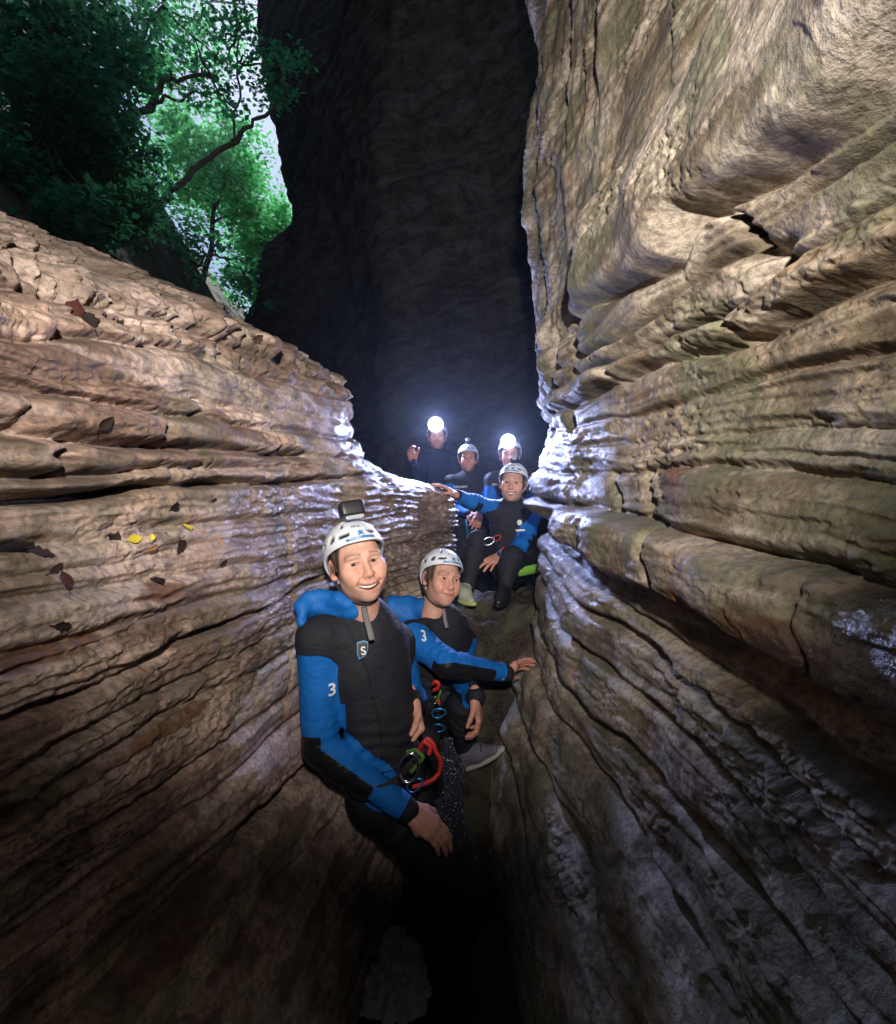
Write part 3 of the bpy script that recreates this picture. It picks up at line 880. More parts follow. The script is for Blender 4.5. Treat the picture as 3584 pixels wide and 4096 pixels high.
def make_tree(label, trunks, clumps, leaf, cols, seed, dens=0.6):
    """trunks: list of (control points, r0, r1), the first stands on the bank; clumps: (px, py, d, radius_m, leaves)"""
    base = trunks[0][0][0]
    root = empty('tree', base)
    tag(root, label, 'tree', 'trees above the slot')
    V, F, n = [], [], 0
    ends = []
    for k, (ct, r0, r1) in enumerate(trunks):
        p = curve_pts(ct, 26, 0.05, seed + k)
        v, q = tube(p, np.linspace(r0, r1, len(p)) * .62 * (1 + .12 * fbm(np.arange(len(p)) * .6, k, seed, 2, 450)), 8)
        V.append(v); F.append(q + n); n += len(v); ends.extend(p[8:])
    ends = np.array(ends)
    rng = np.random.default_rng(seed)
    LV, LF, LC, ln = [], [], [], 0
    for (px, py, d, r, cnt) in clumps:
        c = P(px, py, d)
        # a bough from the nearest limb to the clump
        e = ends[np.argmin(np.linalg.norm(ends - c, axis=1))]
        mid = (e + c) / 2 + rng.normal(size=3) * .12 * r + np.array([0, 0, .1 * r])
        v, q = tube(curve_pts([e, mid, c], 10, .03, seed), np.linspace(.022, .006, 10) * (d / 8), 5)
        V.append(v); F.append(q + n); n += len(v)
        cnt = int(cnt * dens); ns = max(3, int(cnt / 20))
        sub = rng.normal(size=(ns, 3)); sub /= np.linalg.norm(sub, axis=1)[:, None]
        sub = c + sub * (rng.random((ns, 1)) ** .45) * r * np.array([1, 1, .8])
        per = max(4, cnt // ns)
        for sc_ in sub:
            k = per
            pos = sc_ + rng.normal(size=(k, 3)) * r * .22 * np.array([1, 1, .55])
            ax = rng.normal(size=(k, 3)) * np.array([1, 1, .45]); ax /= np.linalg.norm(ax, axis=1)[:, None]
            up = rng.normal(size=(k, 3)) * .55 + np.array([0, 0, 1.0])
            sd_ = np.cross(ax, up); sd_ /= np.linalg.norm(sd_, axis=1)[:, None]
            L = leaf * rng.uniform(.45, 1.0, (k, 1)) ** 1.4 * 1.75
            bend = np.cross(sd_, ax) * L * .12
            quad = np.stack([pos, pos + ax * L * .45 + sd_ * L * .30 + bend, pos + ax * L, pos + ax * L * .45 - sd_ * L * .30 + bend], 1)
            LV.append(quad.reshape(-1, 3)); LF.append(np.arange(4 * k).reshape(k, 4) + ln); ln += 4 * k
            f = rng.random((k, 1)); cc = np.array(cols[0]) * (1 - f) + np.array(cols[1]) * f
            LC.append(np.repeat(cc * rng.uniform(.75, 1.2), 4, 0))
    mesh_np('trunk', np.concatenate(V), np.concatenate(F), M_BARK, root)
    mesh_np('crown', np.concatenate(LV), np.concatenate(LF), M_LEAF, root, dict(col=np.concatenate(LC)), smooth=False)
    return root


def grow(lst, spread, n, seed):
    """scatter extra clumps round given ones"""
    r = np.random.default_rng(seed); out = []
    for (px, py, d, rad, cnt) in lst:
        for _ in range(n):
            out.append((px + r.normal() * spread, py + r.normal() * spread, d + r.normal() * .8, rad * r.uniform(.6, 1.0), int(cnt * r.uniform(.6, 1.1))))
    return lst + out


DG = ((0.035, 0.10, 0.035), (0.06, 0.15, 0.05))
DG_SHADED = ((0.014, 0.042, 0.018), (0.026, 0.065, 0.026))  # darker copy of the greens: shade under the canopy put into the leaves
BG = ((0.06, 0.17, 0.05), (0.10, 0.24, 0.07))
make_tree('tree with a long slanting trunk leaning across the gap of sky',
          [([P(128, 262, 8.2), P(152, 223, 8), P(163, 205, 8), P(181, 181, 8), P(209, 160, 8), P(232, 141, 8), P(250, 125, 8), P(263, 116, 8), P(283, 100, 8)], .11, .04),
           ([P(232, 141, 8), P(236, 110, 8.2), P(240, 60, 8.3), P(238, 24, 8.3), P(254, 16, 8.3)], .04, .015)],
          grow([(268, 98, 8, .42, 420), (283, 85, 8, .30, 260), (250, 60, 8.3, .5, 190), (235, 20, 8.3, .5, 260), (225, 45, 8.5, .5, 160)], 12, 1, 3), .075, DG, 21, .5)
make_tree('tree whose forked limb arches in front of the brightest sky',
          [([P(60, 230, 7.2), P(90, 160, 7), P(127, 123, 7), P(143, 109, 7), P(154, 91, 7), P(163, 80, 7), P(181, 78, 7), P(214, 76, 7)], .13, .03),
           ([P(143, 109, 7), P(163, 102, 7), P(181, 94, 7), P(198, 91, 7)], .05, .02),
           ([P(127, 123, 7), P(130, 80, 7.2), P(150, 30, 7.4), P(170, -10, 7.5)], .06, .03)],
          grow([(170, 70, 7, .4, 260), (205, 72, 7, .35, 230), (150, 50, 7.2, .5, 420), (190, 100, 7, .35, 200), (165, 20, 7.4, .5, 420), (130, 20, 7.4, .55, 520), (195, 25, 7.4, .5, 260), (215, 95, 7.2, .3, 140), (120, 60, 7.2, .45, 420)], 16, 1, 4), .07, DG, 31, .5)
make_tree('dense dark tree filling the shaded corner over the bank',
          [([P(20, 215, 5.6), P(30, 150, 5.4), P(45, 80, 5.4), P(40, 10, 5.4), P(50, -60, 5.5)], .16, .06),
           ([P(30, 150, 5.4), P(70, 110, 5.6), P(110, 90, 5.8)], .06, .03)],
          grow([(10, 60, 5.2, .5, 520), (40, 100, 5.4, .55, 700), (80, 120, 5.6, .5, 650), (30, 150, 5.3, .5, 650), (70, 165, 5.6, .5, 650), (110, 175, 5.9, .45, 600), (100, 130, 5.7, .45, 600),
                (10, 190, 5.4, .45, 560), (55, 205, 5.6, .4, 560), (100, 215, 6, .4, 560), (135, 215, 6.4, .35, 460), (80, 70, 5.6, .5, 420), (110, 50, 5.8, .5, 380), (60, 20, 5.4, .55, 420), (15, 15, 5.3, .55, 360), (95, 10, 5.6, .5, 380)], 16, 1, 5), .07, DG_SHADED, 41, 1.5)
make_tree('bright green rounded tree lit from behind',
          [([P(200, 300, 14), P(212, 240, 14), P(215, 190, 14), P(222, 150, 14)], .14, .05),
           ([P(215, 190, 14), P(240, 180, 14.2), P(262, 185, 14.2)], .07, .03)],
          grow([(215, 150, 14, 1.0, 900), (190, 175, 14, 1.0, 900), (240, 165, 14, .9, 800), (205, 200, 13.8, 1.0, 900), (248, 195, 14, .9, 700), (180, 150, 14, .8, 600), (228, 130, 14, .7, 420), (185, 130, 14, .6, 300)], 14, 1, 6), .12, BG, 51, .85)
make_tree('green tree low beside the edge of the dark cliff',
          [([P(250, 330, 16), P(256, 280, 16), P(268, 240, 16), P(285, 215, 16)], .13, .05)],
          grow([(275, 240, 16, 1.0, 800), (292, 225, 16, .8, 420), (255, 225, 16, 1.0, 800), (262, 262, 16, 1.0, 800), (285, 265, 16, .9, 700), (240, 245, 15.6, .9, 600), (258, 292, 15.6, .8, 600), (290, 205, 16, .5, 120)], 12, 1, 7), .13, BG, 61, .95)
make_tree('thin tree with an arching bough above the stony rim',
          [([P(178, 300, 10), P(190, 275, 10), P(201, 258, 10), P(218, 254, 10), P(236, 267, 10), P(247, 276, 10)], .06, .02)],
          grow([(195, 245, 10, .5, 320), (215, 250, 10, .4, 140), (245, 270, 10, .45, 260), (180, 265, 10, .5, 380), (225, 275, 10, .4, 120), (170, 240, 10, .5, 420), (250, 300, 10, .4, 260)], 10, 1, 8), .085, DG, 71, .55)
make_tree('tall slender tree with sparse leaves near the top of the gap',
          [([P(150, 250, 18), P(175, 150, 18), P(200, 60, 18), P(215, -30, 18)], .14, .06)],
          grow([(205, 30, 18, 1.2, 420), (250, 40, 18, 1.2, 300), (225, 100, 18, 1.2, 300), (180, 60, 18, 1.3, 420), (265, 5, 18, 1.0, 220), (160, 110, 18, 1.2, 420), (140, 75, 18, 1.2, 420), (60, 60, 18, 1.6, 500), (20, 20, 18, 1.5, 500)], 20, 1, 9), .13, BG, 81, .45)
# ------------------------------------------------------------------ bodies from smooth distance fields
class Sdf:
    def __init__(s): s.prims = []
    def cone(s, a, b, ra, rb, k=0.02, tag=None, cut=False): s.prims.append(('c', np.array(a, float), np.array(b, float), ra, rb, k, tag, cut)); return s
    def ell(s, c, r, R=None, k=0.02, tag=None, cut=False): s.prims.append(('e', np.array(c, float), np.array(r, float), R, None, k, tag, cut)); return s
    @staticmethod
    def dist(pr, p):
        if pr[0] == 'c':
            a, b, ra, rb = pr[1:5]; ba = b - a
            h = np.clip(((p - a) @ ba) / max(ba @ ba, 1e-9), 0, 1)
            return np.linalg.norm(p - a - h[..., None] * ba, axis=-1) - (ra + (rb - ra) * h)
        q = p - pr[1]
        if pr[3] is not None: q = q @ pr[3]
        k0 = np.linalg.norm(q / pr[2], axis=-1); k1 = np.linalg.norm(q / pr[2] ** 2, axis=-1)
        return k0 * (k0 - 1) / np.maximum(k1, 1e-9)
    def bounds(s, pr):
        if pr[0] == 'c': r = max(pr[3], pr[4]); lo, hi = np.minimum(pr[1], pr[2]) - r, np.maximum(pr[1], pr[2]) + r
        else:
            r = pr[2] if pr[3] is None else np.abs(pr[3]) @ pr[2]
            lo, hi = pr[1] - r, pr[1] + r
        return lo, hi
    def mesh(s, vox, rough=0.0, rfreq=20.0, seed=0, post=None):
        B = [s.bounds(p) for p in s.prims if not p[7]]
        lo = np.min([b[0] for b in B], 0) - 3 * vox; hi = np.max([b[1] for b in B], 0) + 3 * vox
        n = np.ceil((hi - lo) / vox).astype(int) + 1
        D = np.full(n, 0.25, np.float32)
        ax = [lo[i] + vox * np.arange(n[i]) for i in range(3)]
        for pr in s.prims:
            b0, b1 = s.bounds(pr); m = pr[5] + 3 * vox
            i0 = np.clip(np.floor((b0 - m - lo) / vox).astype(int), 0, n); i1 = np.clip(np.ceil((b1 + m - lo) / vox).astype(int) + 1, 0, n)
            if (i1 <= i0).any(): continue
            sl = tuple(slice(i0[j], i1[j]) for j in range(3))
            g_ = np.stack(np.meshgrid(*[ax[j][sl[j]] for j in range(3)], indexing='ij'), -1)
            d = s.dist(pr, g_); k = pr[5]; cur = D[sl]
            if pr[7]:
                h = np.maximum(k - np.abs(-d - cur), 0) / k
                D[sl] = np.maximum(cur, -d) + h * h * k * .25
            else:
                h = np.maximum(k - np.abs(d - cur), 0) / k
                D[sl] = np.minimum(cur, d) - h * h * k * .25
        if post is not None:
            g_ = np.stack(np.meshgrid(*ax, indexing='ij'), -1); D = post(D, g_).astype(np.float32)
        if rough:
            band = np.abs(D) < 4 * rough + 2 * vox
            idx = np.argwhere(band); pw = lo + idx * vox
            D[band] += rough * fbm(pw[:, 0] * rfreq, pw[:, 1] * rfreq, pw[:, 2] * rfreq, 3, 500 + seed)
        return surface_nets(D, lo, vox)


def surface_nets(D, lo, vox):
    S = D < 0
    c = [(a, b_, e) for a in (0, 1) for b_ in (0, 1) for e in (0, 1)]
    n = np.array(D.shape) - 1
    cnt = sum(S[a:a + n[0], b_:b_ + n[1], e:e + n[2]].astype(np.int8) for a, b_, e in c)
    act = (cnt > 0) & (cnt < 8)
    cells = np.argwhere(act)
    vid = np.full(act.shape, -1, np.int64); vid[act] = np.arange(len(cells))
    val = np.stack([D[cells[:, 0] + a, cells[:, 1] + b_, cells[:, 2] + e] for a, b_, e in c], 1)
    cc = np.array(c, float); acc = np.zeros((len(cells), 3)); num = np.zeros(len(cells))
    for i in range(8):
        for j in range(i + 1, 8):
            if np.abs(cc[i] - cc[j]).sum() != 1: continue
            m = (val[:, i] < 0) != (val[:, j] < 0)
            t = val[m, i] / (val[m, i] - val[m, j])
            acc[m] += cc[i] + t[:, None] * (cc[j] - cc[i]); num[m] += 1
    V = lo + vox * (cells + acc / num[:, None])
    Q = []
    for ax in range(3):
        o1, o2 = [(1, 2), (2, 0), (0, 1)][ax]
        sl0 = [slice(1, n[i]) for i in range(3)]; sl0[ax] = slice(0, n[ax]); sl1 = list(sl0); sl1[ax] = slice(1, n[ax] + 1)
        a, b_ = S[tuple(sl0)], S[tuple(sl1)]
        for flip, m in ((False, a & ~b_), (True, ~a & b_)):
            e = np.argwhere(m)
            if not len(e): continue
            base = e.copy()
            for i in range(3):
                if i != ax: base[:, i] += 1
            def cell(d1, d2):
                q = base.copy(); q[:, o1] -= d1; q[:, o2] -= d2; return vid[q[:, 0], q[:, 1], q[:, 2]]
            q = np.stack([cell(1, 1), cell(0, 1), cell(0, 0), cell(1, 0)], 1)
            Q.append(q[:, ::-1] if flip else q)
    return V, np.concatenate(Q)


def rot(axis, deg): return np.array(Matrix.Rotation(math.radians(deg), 3, axis))
def unit(v): v = np.array(v, float); return v / np.linalg.norm(v)


# ------------------------------------------------------------------ people's materials
def attr_mat(name, rough, spec=0.5, sss=0.0, bump=None):
    m, nt, b = new_mat(name); g = G(nt)
    nt.links.new(g.attr('col').outputs['Color'], b.inputs['Base Color'])
    b.inputs['Roughness'].default_value = rough; b.inputs['Specular IOR Level'].default_value = spec
    if sss:
        b.inputs['Subsurface Weight'].default_value = sss; b.inputs['Subsurface Radius'].default_value = (1, .35, .2); b.inputs['Subsurface Scale'].default_value = .006
    if bump: nt.links.new(g.bump(g.noise(g.pos(), bump[0], 4, .6), bump[1], bump[2]), b.inputs['Normal'])
    return m


def plain(name, col, rough=.6, spec=.5, metal=0.0, bump=None, emit=None):
    m, nt, b = new_mat(name); g = G(nt)
    nz = g.noise(g.pos(), 120, 3, .6)
    c1 = tuple(v * .8 for v in col)
    nt.links.new(g.mix(nz, c1, tuple(min(1, v * 1.15) for v in col)), b.inputs['Base Color'])
    b.inputs['Roughness'].default_value = rough; b.inputs['Specular IOR Level'].default_value = spec; b.inputs['Metallic'].default_value = metal
    if bump: nt.links.new(g.bump(g.noise(g.pos(), bump[0], 3, .6), bump[1], bump[2]), b.inputs['Normal'])
    if emit: b.inputs['Emission Color'].default_value = (*emit[0], 1); b.inputs['Emission Strength'].default_value = emit[1]
    return m


M_SKIN = attr_mat('skin', .52, .4, .12, (110, .25, .004))
M_EYE = attr_mat('eye', .08, .6)
M_TEETH = plain('teeth', (.78, .74, .66), .25)
M_HELM = attr_mat('helmet_shell', .33, .5, 0, (60, .04, .004))
M_HAIR = plain('hair', (.045, .032, .022), .7, .3, bump=(300, .8, .004))
M_BLACK = plain('black_plastic', (.010, .010, .012), .45)
M_STRAP = plain('grey_webbing', (.16, .16, .17), .8, bump=(500, .4, .002))
M_DSTRAP = plain('black_webbing', (.014, .014, .017), .8, bump=(500, .4, .002))
M_BLUE = plain('blue_neoprene', (.004, .115, .42), .62, .35, bump=(420, .25, .002))
M_RED = plain('red_webbing', (.55, .025, .018), .6)
M_GREEN = plain('green_webbing', (.06, .16, .02), .7)
M_ORANGE = plain('orange_tag', (.65, .16, .02), .6)
M_LIME = plain('lime_fabric', (.18, .42, .05), .7)
M_CYAN = plain('blue_alloy', (.02, .25, .6), .25, metal=.6)
M_STEEL = plain('steel', (.55, .56, .58), .25, metal=1.0)
M_WHITE = plain('white_print', (.72, .74, .76), .6)
M_LOGO = plain('blue_print', (.05, .20, .42), .5)
M_LENS = plain('clear_lens', (.35, .38, .42), .12, .8)
M_GLOW = plain('lit_lens', (.9, .95, 1.0), .4, emit=((.78, .86, 1.0), 7.0))
M_SOLE = plain('shoe_sole', (.50, .49, .47), .6)
M_SHOE = plain('shoe_mesh', (.15, .14, .19), .8, bump=(220, .5, .004))
M_SHOEW = plain('shoe_pale', (.34, .37, .28), .8, bump=(220, .5, .004))
M_SOLEG = plain('shoe_sole_green', (.38, .44, .14), .7)


def suit_material():
    m, nt, b = new_mat('wetsuit'); g = G(nt); p = g.pos()
    bl = g.attr('blue').outputs['Fac']; pd = g.attr('pad').outputs['Fac']
    fine = g.noise(p, 330, 3, .6)
    base = g.attr('col').outputs['Color']
    dk = g.mix(fine, base, g.mix(0.5, base, (.03, .03, .036)))
    blue = g.mix(fine, (.003, .105, .40), (.006, .135, .48))
    fb = g.mapr(bl, -.0012, .0012, 0, 1); fp = g.mapr(pd, -.0012, .0012, 0, 1)
    c = g.mix(fb, dk, blue); c = g.mix(fp, c, (.010, .010, .013))
    ab = g.math('MINIMUM', g.math('ABSOLUTE', bl), g.attr('seam').outputs['Fac']); sm = g.mapr(ab, .0008, .0026, 1, 0)
    c = g.mix(sm, c, (.004, .005, .009))
    nt.links.new(c, b.inputs['Base Color'])
    nt.links.new(g.mapr(pd, -.0012, .0012, .72, .30), b.inputs['Roughness'])
    b.inputs['Specular IOR Level'].default_value = .22
    n1 = g.bump(g.noise(p, 420, 2, .6), .35, .002)
    wr = g.noise(g.mapping(p, (1.0, 1.0, 2.2)), 17, 3, .5, 1.2)
    n2 = g.bump(wr, .22, .03, n1)
    nt.links.new(g.bump(g.mapr(ab, 0.0, .005, 1, 0), .5, .003, n2), b.inputs['Normal'])
    return m


M_SUIT = suit_material()


# ------------------------------------------------------------------ head
def head_field(smile, wide=1.0):
    S = Sdf()
    S.ell((0, .012, .045), (.074, .094, .078), k=.03)
    S.ell((0, -.034, -.012), (.063 * wide, .066, .086), k=.04)
    S.ell((0, -.030, -.068), (.059 * wide, .061, .052), k=.035)
    S.ell((0, -.076, -.101), (.022, .020, .018), k=.035)
    for s in (-1, 1):
        S.ell((s * .044 * wide, -.070, -.020), (.022, .021, .018), k=.03)
        S.ell((s * .037, -.079, -.047), (.020, .018, .018), k=.028)
        S.ell((s * .028, -.089, .027), (.026, .013, .009), rot('Y', s * 8), k=.022)
    S.cone((0, -.090, .016), (0, -.113, -.030), .008, .0115, k=.014)
    S.ell((0, -.114, -.036), (.0125, .012, .011), k=.008)
    for s in (-1, 1): S.ell((s * .0135, -.104, -.041), (.009, .010, .0085), k=.009)
    for s in (-1, 1): S.ell((s * .033, -.108, .003), (.020, .017, .0115), k=.014, cut=True)
    for s in (-1, 1):
        S.ell((s * .0325, -.0785, .003), (.0160, .0150, .0150), k=.006)
        S.ell((s * .0325, -.0945, .0015), (.0158, .012, .0054), rot('Y', s * 6), k=.002, cut=True)
    for s in (-1, 1): S.ell((s * .007, -.113, -.0475), (.0042, .006, .004), k=.003, cut=True)
    # mouth region
    S.ell((0, -.082, -.070), (.034, .022, .026), k=.02)
    if smile == 'open':
        for i in range(-7, 8):
            x = i * .0050; zc = -.0775 + 11.0 * x * x; h = .0085 * math.sqrt(max(0, 1 - (x / .038) ** 2)) + .0012
            S.ell((x, -.104 + 7.0 * x * x, zc), (.0042, .022, h), k=.003, cut=True)
        for i in range(-7, 8):                                    # lips
            x = i * .0053; zc = -.0775 + 11.0 * x * x; f = math.sqrt(max(0, 1 - (x / .040) ** 2)); yy = -.0985 + 9.5 * x * x
            S.ell((x, yy, zc + .0105 * f + .0012), (.0055, .0050, .0030), k=.005)
            S.ell((x, yy + .001, zc - .0105 * f - .0015), (.0055, .0065, .0046), k=.005)
    else:
        c_ = 6.0 if smile == 'closed' else 9.0
        for i in range(-6, 7):
            x = i * .0046; zc = -.070 + c_ * x * x; f = math.sqrt(max(0.05, 1 - (x / .032) ** 2)); yy = -.101 + 9 * x * x
            S.ell((x, yy, zc + .0045 * f), (.005, .0055, .0035), k=.006)
            S.ell((x, yy, zc - .0055 * f), (.005, .006, .0042), k=.006)
        for i in range(-7, 8):
            x = i * .0044; zc = -.070 + c_ * x * x
            S.ell((x, -.106 + 9 * x * x, zc), (.0034, .009, .0013), k=.0025, cut=True)
    for s in (-1, 1):                                             # folds from nose to mouth corners
        S.cone((s * .019, -.106, -.043), (s * .037, -.096, -.064), .0028, .0022, k=.010, cut=True)
    for s in (-1, 1):
        S.ell((s * .082, .014, -.004), (.0092, .021, .035), rot('Z', s * 22) @ rot('X', -12), k=.006)
        S.ell((s * .093, .006, -.001), (.006, .0105, .020), rot('Z', s * 22), k=.004, cut=True)
        S.ell((s * .077, .004, -.032), (.007, .009, .009), k=.006)
    S.cone((0, .020, -.07), (0, .036, -.19), .054, .058, k=.03)
    return S


def head_colours(v, o):
    x, y, z = v.T; ax = np.abs(x)
    skin = np.array(o.get('skin', (.50, .265, .185)))
    c = np.tile(skin, (len(v), 1))
    def blend(w, col):
        nonlocal c
        w = np.clip(w, 0, 1)[:, None]; c = c * (1 - w) + np.array(col) * w
    front = sstep(-.03, -.06, y)
    blend(.35 * np.exp(-((ax - .042) ** 2 + (z + .035) ** 2) / .0005) * front, (.56, .20, .145))
    blend(.40 * np.exp(-(x ** 2 + (z + .038) ** 2) / .00025) * front, (.54, .19, .14))
    blend(.5 * sstep(.06, .075, ax) * sstep(-.05, -.02, y) * sstep(.06, .03, np.abs(z)), (.56, .20, .14))
    blend(.30 * sstep(-.045, -.075, z) * sstep(-.12, -.05, y) * sstep(.03, .0, y) * o.get('stubble', .5) * 2 * (1 - np.exp(-((ax - .03) ** 2 + (z + .05) ** 2) / .0003)), (.24, .15, .11))
    c_ = {'open': 11.0}.get(o['smile'], 6.0 if o['smile'] == 'closed' else 9.0); z0 = -.0775 if o['smile'] == 'open' else -.070
    hh = .0145 if o['smile'] == 'open' else .0075; wd = .042 if o['smile'] == 'open' else .034
    zz = z - (z0 + c_ * x * x); f = np.sqrt(np.maximum(0.02, 1 - (x / wd) ** 2))
    blend(.5 * sstep(hh * 1.15, hh * .9, np.abs(zz) / f) * sstep(wd, wd * .9, ax) * sstep(-.07, -.08, y), (.40, .125, .11))
    if o['smile'] == 'open': blend(sstep(.009, .006, np.abs(zz) / f) * sstep(.036, .03, ax) * sstep(-.099, -.094, y) * sstep(-.05, -.06, y), (.10, .02, .02))
    br = np.exp(-((z - (.0305 - 5.5 * (ax - .030) ** 2)) / .0042) ** 2) * sstep(.010, .016, ax) * sstep(.056, .046, ax) * front
    blend(o.get('brow', .55) * br * (.75 + .5 * vnoise(x * 700, y * 300, z * 900, 615)), o.get('hair', (.06, .04, .028)))
    lid = np.exp(-(((ax - .0325) / .0165) ** 2) ** 2) * np.exp(-((z - .0062 + 14 * (ax - .0325) ** 2) / .0016) ** 2) * front
    blend(.75 * lid, (.10, .055, .04))
    blend(.25 * np.exp(-(((ax - .031) / .018) ** 2 + ((z + .010) / .006) ** 2)) * front, (.36, .16, .13))  # eye socket shading put into the skin colour
    blend(sstep(.055, .064, ax + .25 * (z - .02)) * sstep(-.060, -.045, y) * sstep(-.035, -.015, z - .3 * (y + .03)) * sstep(.006, -.004, y), o.get('hair', (.06, .04, .028)))
    blend(sstep(.004, .020, y) * sstep(-.06, -.045, z) * sstep(.072, .066, ax), o.get('hair', (.06, .04, .028)))
    n = fbm(x * 220, y * 220, z * 220, 2, 610)[:, None]; n2 = fbm(x * 45, y * 45, z * 45, 3, 612)[:, None]
    return c * (1 + .09 * n + np.array((.05, .12, .12)) * n2)


def on_helmet(x, z, off=0.0):
    """front surface of the helmet shell in head coordinates"""
    c, r = np.array((0, .012, .036)), np.array((.0995, .124, .112)) + off
    q = 1 - (x / r[0]) ** 2 - ((z - c[2]) / r[2]) ** 2
    return c[1] - r[1] * np.sqrt(np.maximum(q, 0))


def helmet_mesh():
    na, nr_ = 112, 44
    az = np.linspace(0, 2 * np.pi, na, endpoint=False)               # 0 = front (-y)
    deg = np.degrees(np.minimum(az, 2 * np.pi - az))
    rim_z = np.interp(deg, [0, 30, 55, 75, 88, 100, 112, 125, 150, 180], [.070, .068, .058, .044, .032, .002, -.045, -.062, -.066, -.066])
    rim_z = smooth1(np.tile(rim_z, 3), 3)[na:2 * na]
    c, r = np.array((0, .012, .036)), np.array((.0995, .124, .112))
    f = np.linspace(0, 1, nr_)
    ph_rim = np.arccos(np.clip((rim_z - c[2]) / r[2], -1, 1))
    PH = 0.02 + f[:, None] * (ph_rim[None] - 0.02); AZ = np.repeat(az[None], nr_, 0)
    def surf(rr, PH, push=0):
        return np.stack([c[0] + (rr[0] + push) * np.sin(PH) * np.sin(AZ[:len(PH)]), c[1] - (rr[1] + push) * np.sin(PH) * np.cos(AZ[:len(PH)]), c[2] + (rr[2] + push) * np.cos(PH)], -1)
    vent = np.zeros_like(PH)
    A = np.where(AZ > np.pi, AZ - 2 * np.pi, AZ)
    for s in (-1, 1):
        for (a0, p0, ra, rp, tl) in [(34, 57, 13, 4.5, 8), (63, 61, 6.5, 7.5, 0), (92, 70, 11, 4.5, -10), (45, 30, 5, 12, 20), (120, 60, 12, 5, 0)]:
            da = (np.degrees(A) - s * a0); dp = np.degrees(PH) - p0
            t_ = math.radians(tl * s); u_ = da * math.cos(t_) + dp * math.sin(t_); v_ = -da * math.sin(t_) + dp * math.cos(t_)
            vent = np.maximum(vent, sstep(1.12, .88, (np.abs(u_ / ra) ** 2.6 + np.abs(v_ / rp) ** 2.6)))
    crease = .0015 * np.exp(-((np.degrees(PH) - 68) / 3) ** 2) * (np.cos(A) > .2)
    lip = .0035 * sstep(.93, 1.0, f)[:, None]
    outer = surf(r, PH, -.010 * vent + crease + lip)
    rows = [outer]
    PHi = PH[::-1][:16]; inner = surf(r, PHi, -.011)
    rows.append(inner)
    V = np.concatenate(rows, 0); nrow = V.shape[0]
    col = np.concatenate([np.where(vent[..., None] > .55, np.array((.018, .018, .022)), np.array((.66, .70, .78))), np.tile(np.array((.05, .05, .055)), (16, na, 1))], 0)
    vid = np.arange(nrow * na).reshape(nrow, na); nx = np.roll(vid, -1, 1)
    q = np.stack([vid[:-1], vid[1:], nx[1:], nx[:-1]], -1).reshape(-1, 4)
    V = V.reshape(-1, 3); V = np.concatenate([V, [[0, .012, .036 + .112]]])
    cap = np.array([(vid[0, i], nx[0, i], len(V) - 1) for i in range(na)])
    tri = np.concatenate([q[:, :3], q[:, [0, 2, 3]], cap[:, ::-1]])
    colr = np.concatenate([col.reshape(-1, 3), [(.66, .70, .78)]])
    return V, tri, colr


HELM = helmet_mesh()


def box_mesh(c, s, bev=.006, R=None):
    """rounded box, 3 rows of bevel"""
    S = np.array(s) / 2; V, F = [], []
    n = 12
    u = np.linspace(0, 2 * np.pi, 4 * n, endpoint=False)
    e = 6.0
    ring = np.stack([np.sign(np.cos(u)) * np.abs(np.cos(u)) ** (2 / e), np.sign(np.sin(u)) * np.abs(np.sin(u)) ** (2 / e)], -1)
    rows = [(-1, 0.0), (-1, .55), (-1, 1 - bev / S[0]), (-1 + bev / S[2] * .35, 1 - bev / S[0] * .3), (-1 + bev / S[2], 1), (1 - bev / S[2], 1), (1 - bev / S[2] * .35, 1 - bev / S[0] * .3), (1, 1 - bev / S[0]), (1, .55), (1, 0.0)]
    for zz, sc in rows: V.append(np.stack([ring[:, 0] * S[0] * sc, ring[:, 1] * S[1] * sc, np.full(len(u), zz * S[2])], -1))
    V = np.concatenate(V); m_ = len(u)
    vid = np.arange(len(V)).reshape(-1, m_); nx = np.roll(vid, -1, 1)
    q = np.stack([vid[:-1], nx[:-1], nx[1:], vid[1:]], -1).reshape(-1, 4)
    if R is not None: V = V @ np.array(R).T
    return V + np.array(c), q


def disc_mesh(c, n, r, depth, seg=28):
    n = unit(n); a = unit(np.cross(n, (.3, .2, .9))); b_ = np.cross(n, a); th = np.linspace(0, 2 * np.pi, seg, endpoint=False)
    rows = [(0, r), (depth * .7, r), (depth * .93, r * .9), (depth * 1.05, r * .6), (depth * 1.1, .0001)]
    V = np.concatenate([np.array(c) + n * d + rr * (np.cos(th)[:, None] * a + np.sin(th)[:, None] * b_) for d, rr in rows])
    vid = np.arange(len(V)).reshape(-1, seg); nx = np.roll(vid, -1, 1)
    return V, np.stack([vid[:-1], nx[:-1], nx[1:], vid[1:]], -1).reshape(-1, 4)


def text_mesh(s, size):
    cu = bpy.data.curves.new('t', 'FONT'); cu.body = s; cu.size = size; cu.align_x = 'CENTER'; cu.align_y = 'CENTER'; cu.offset = size * .018
    o = bpy.data.objects.new('t', cu); COL.objects.link(o)
    dg = bpy.context.evaluated_depsgraph_get(); me = bpy.data.meshes.new_from_object(o.evaluated_get(dg))
    V = np.array([tuple(v.co) for v in me.vertices]); me.calc_loop_triangles()
    F = np.array([tuple(t.vertices) for t in me.loop_triangles])
    bpy.data.objects.remove(o); bpy.data.curves.remove(cu); bpy.data.meshes.remove(me)
    return V[:, :2], F


def fine_poly(pts, F=None, n=1):
    """triangulate a 2D outline as a fan from its middle"""
    pts = np.array(pts, float); c = pts.mean(0)
    V = np.concatenate([pts, [c]]); k = len(pts)
    return V, np.array([(i, (i + 1) % k, k) for i in range(k)])


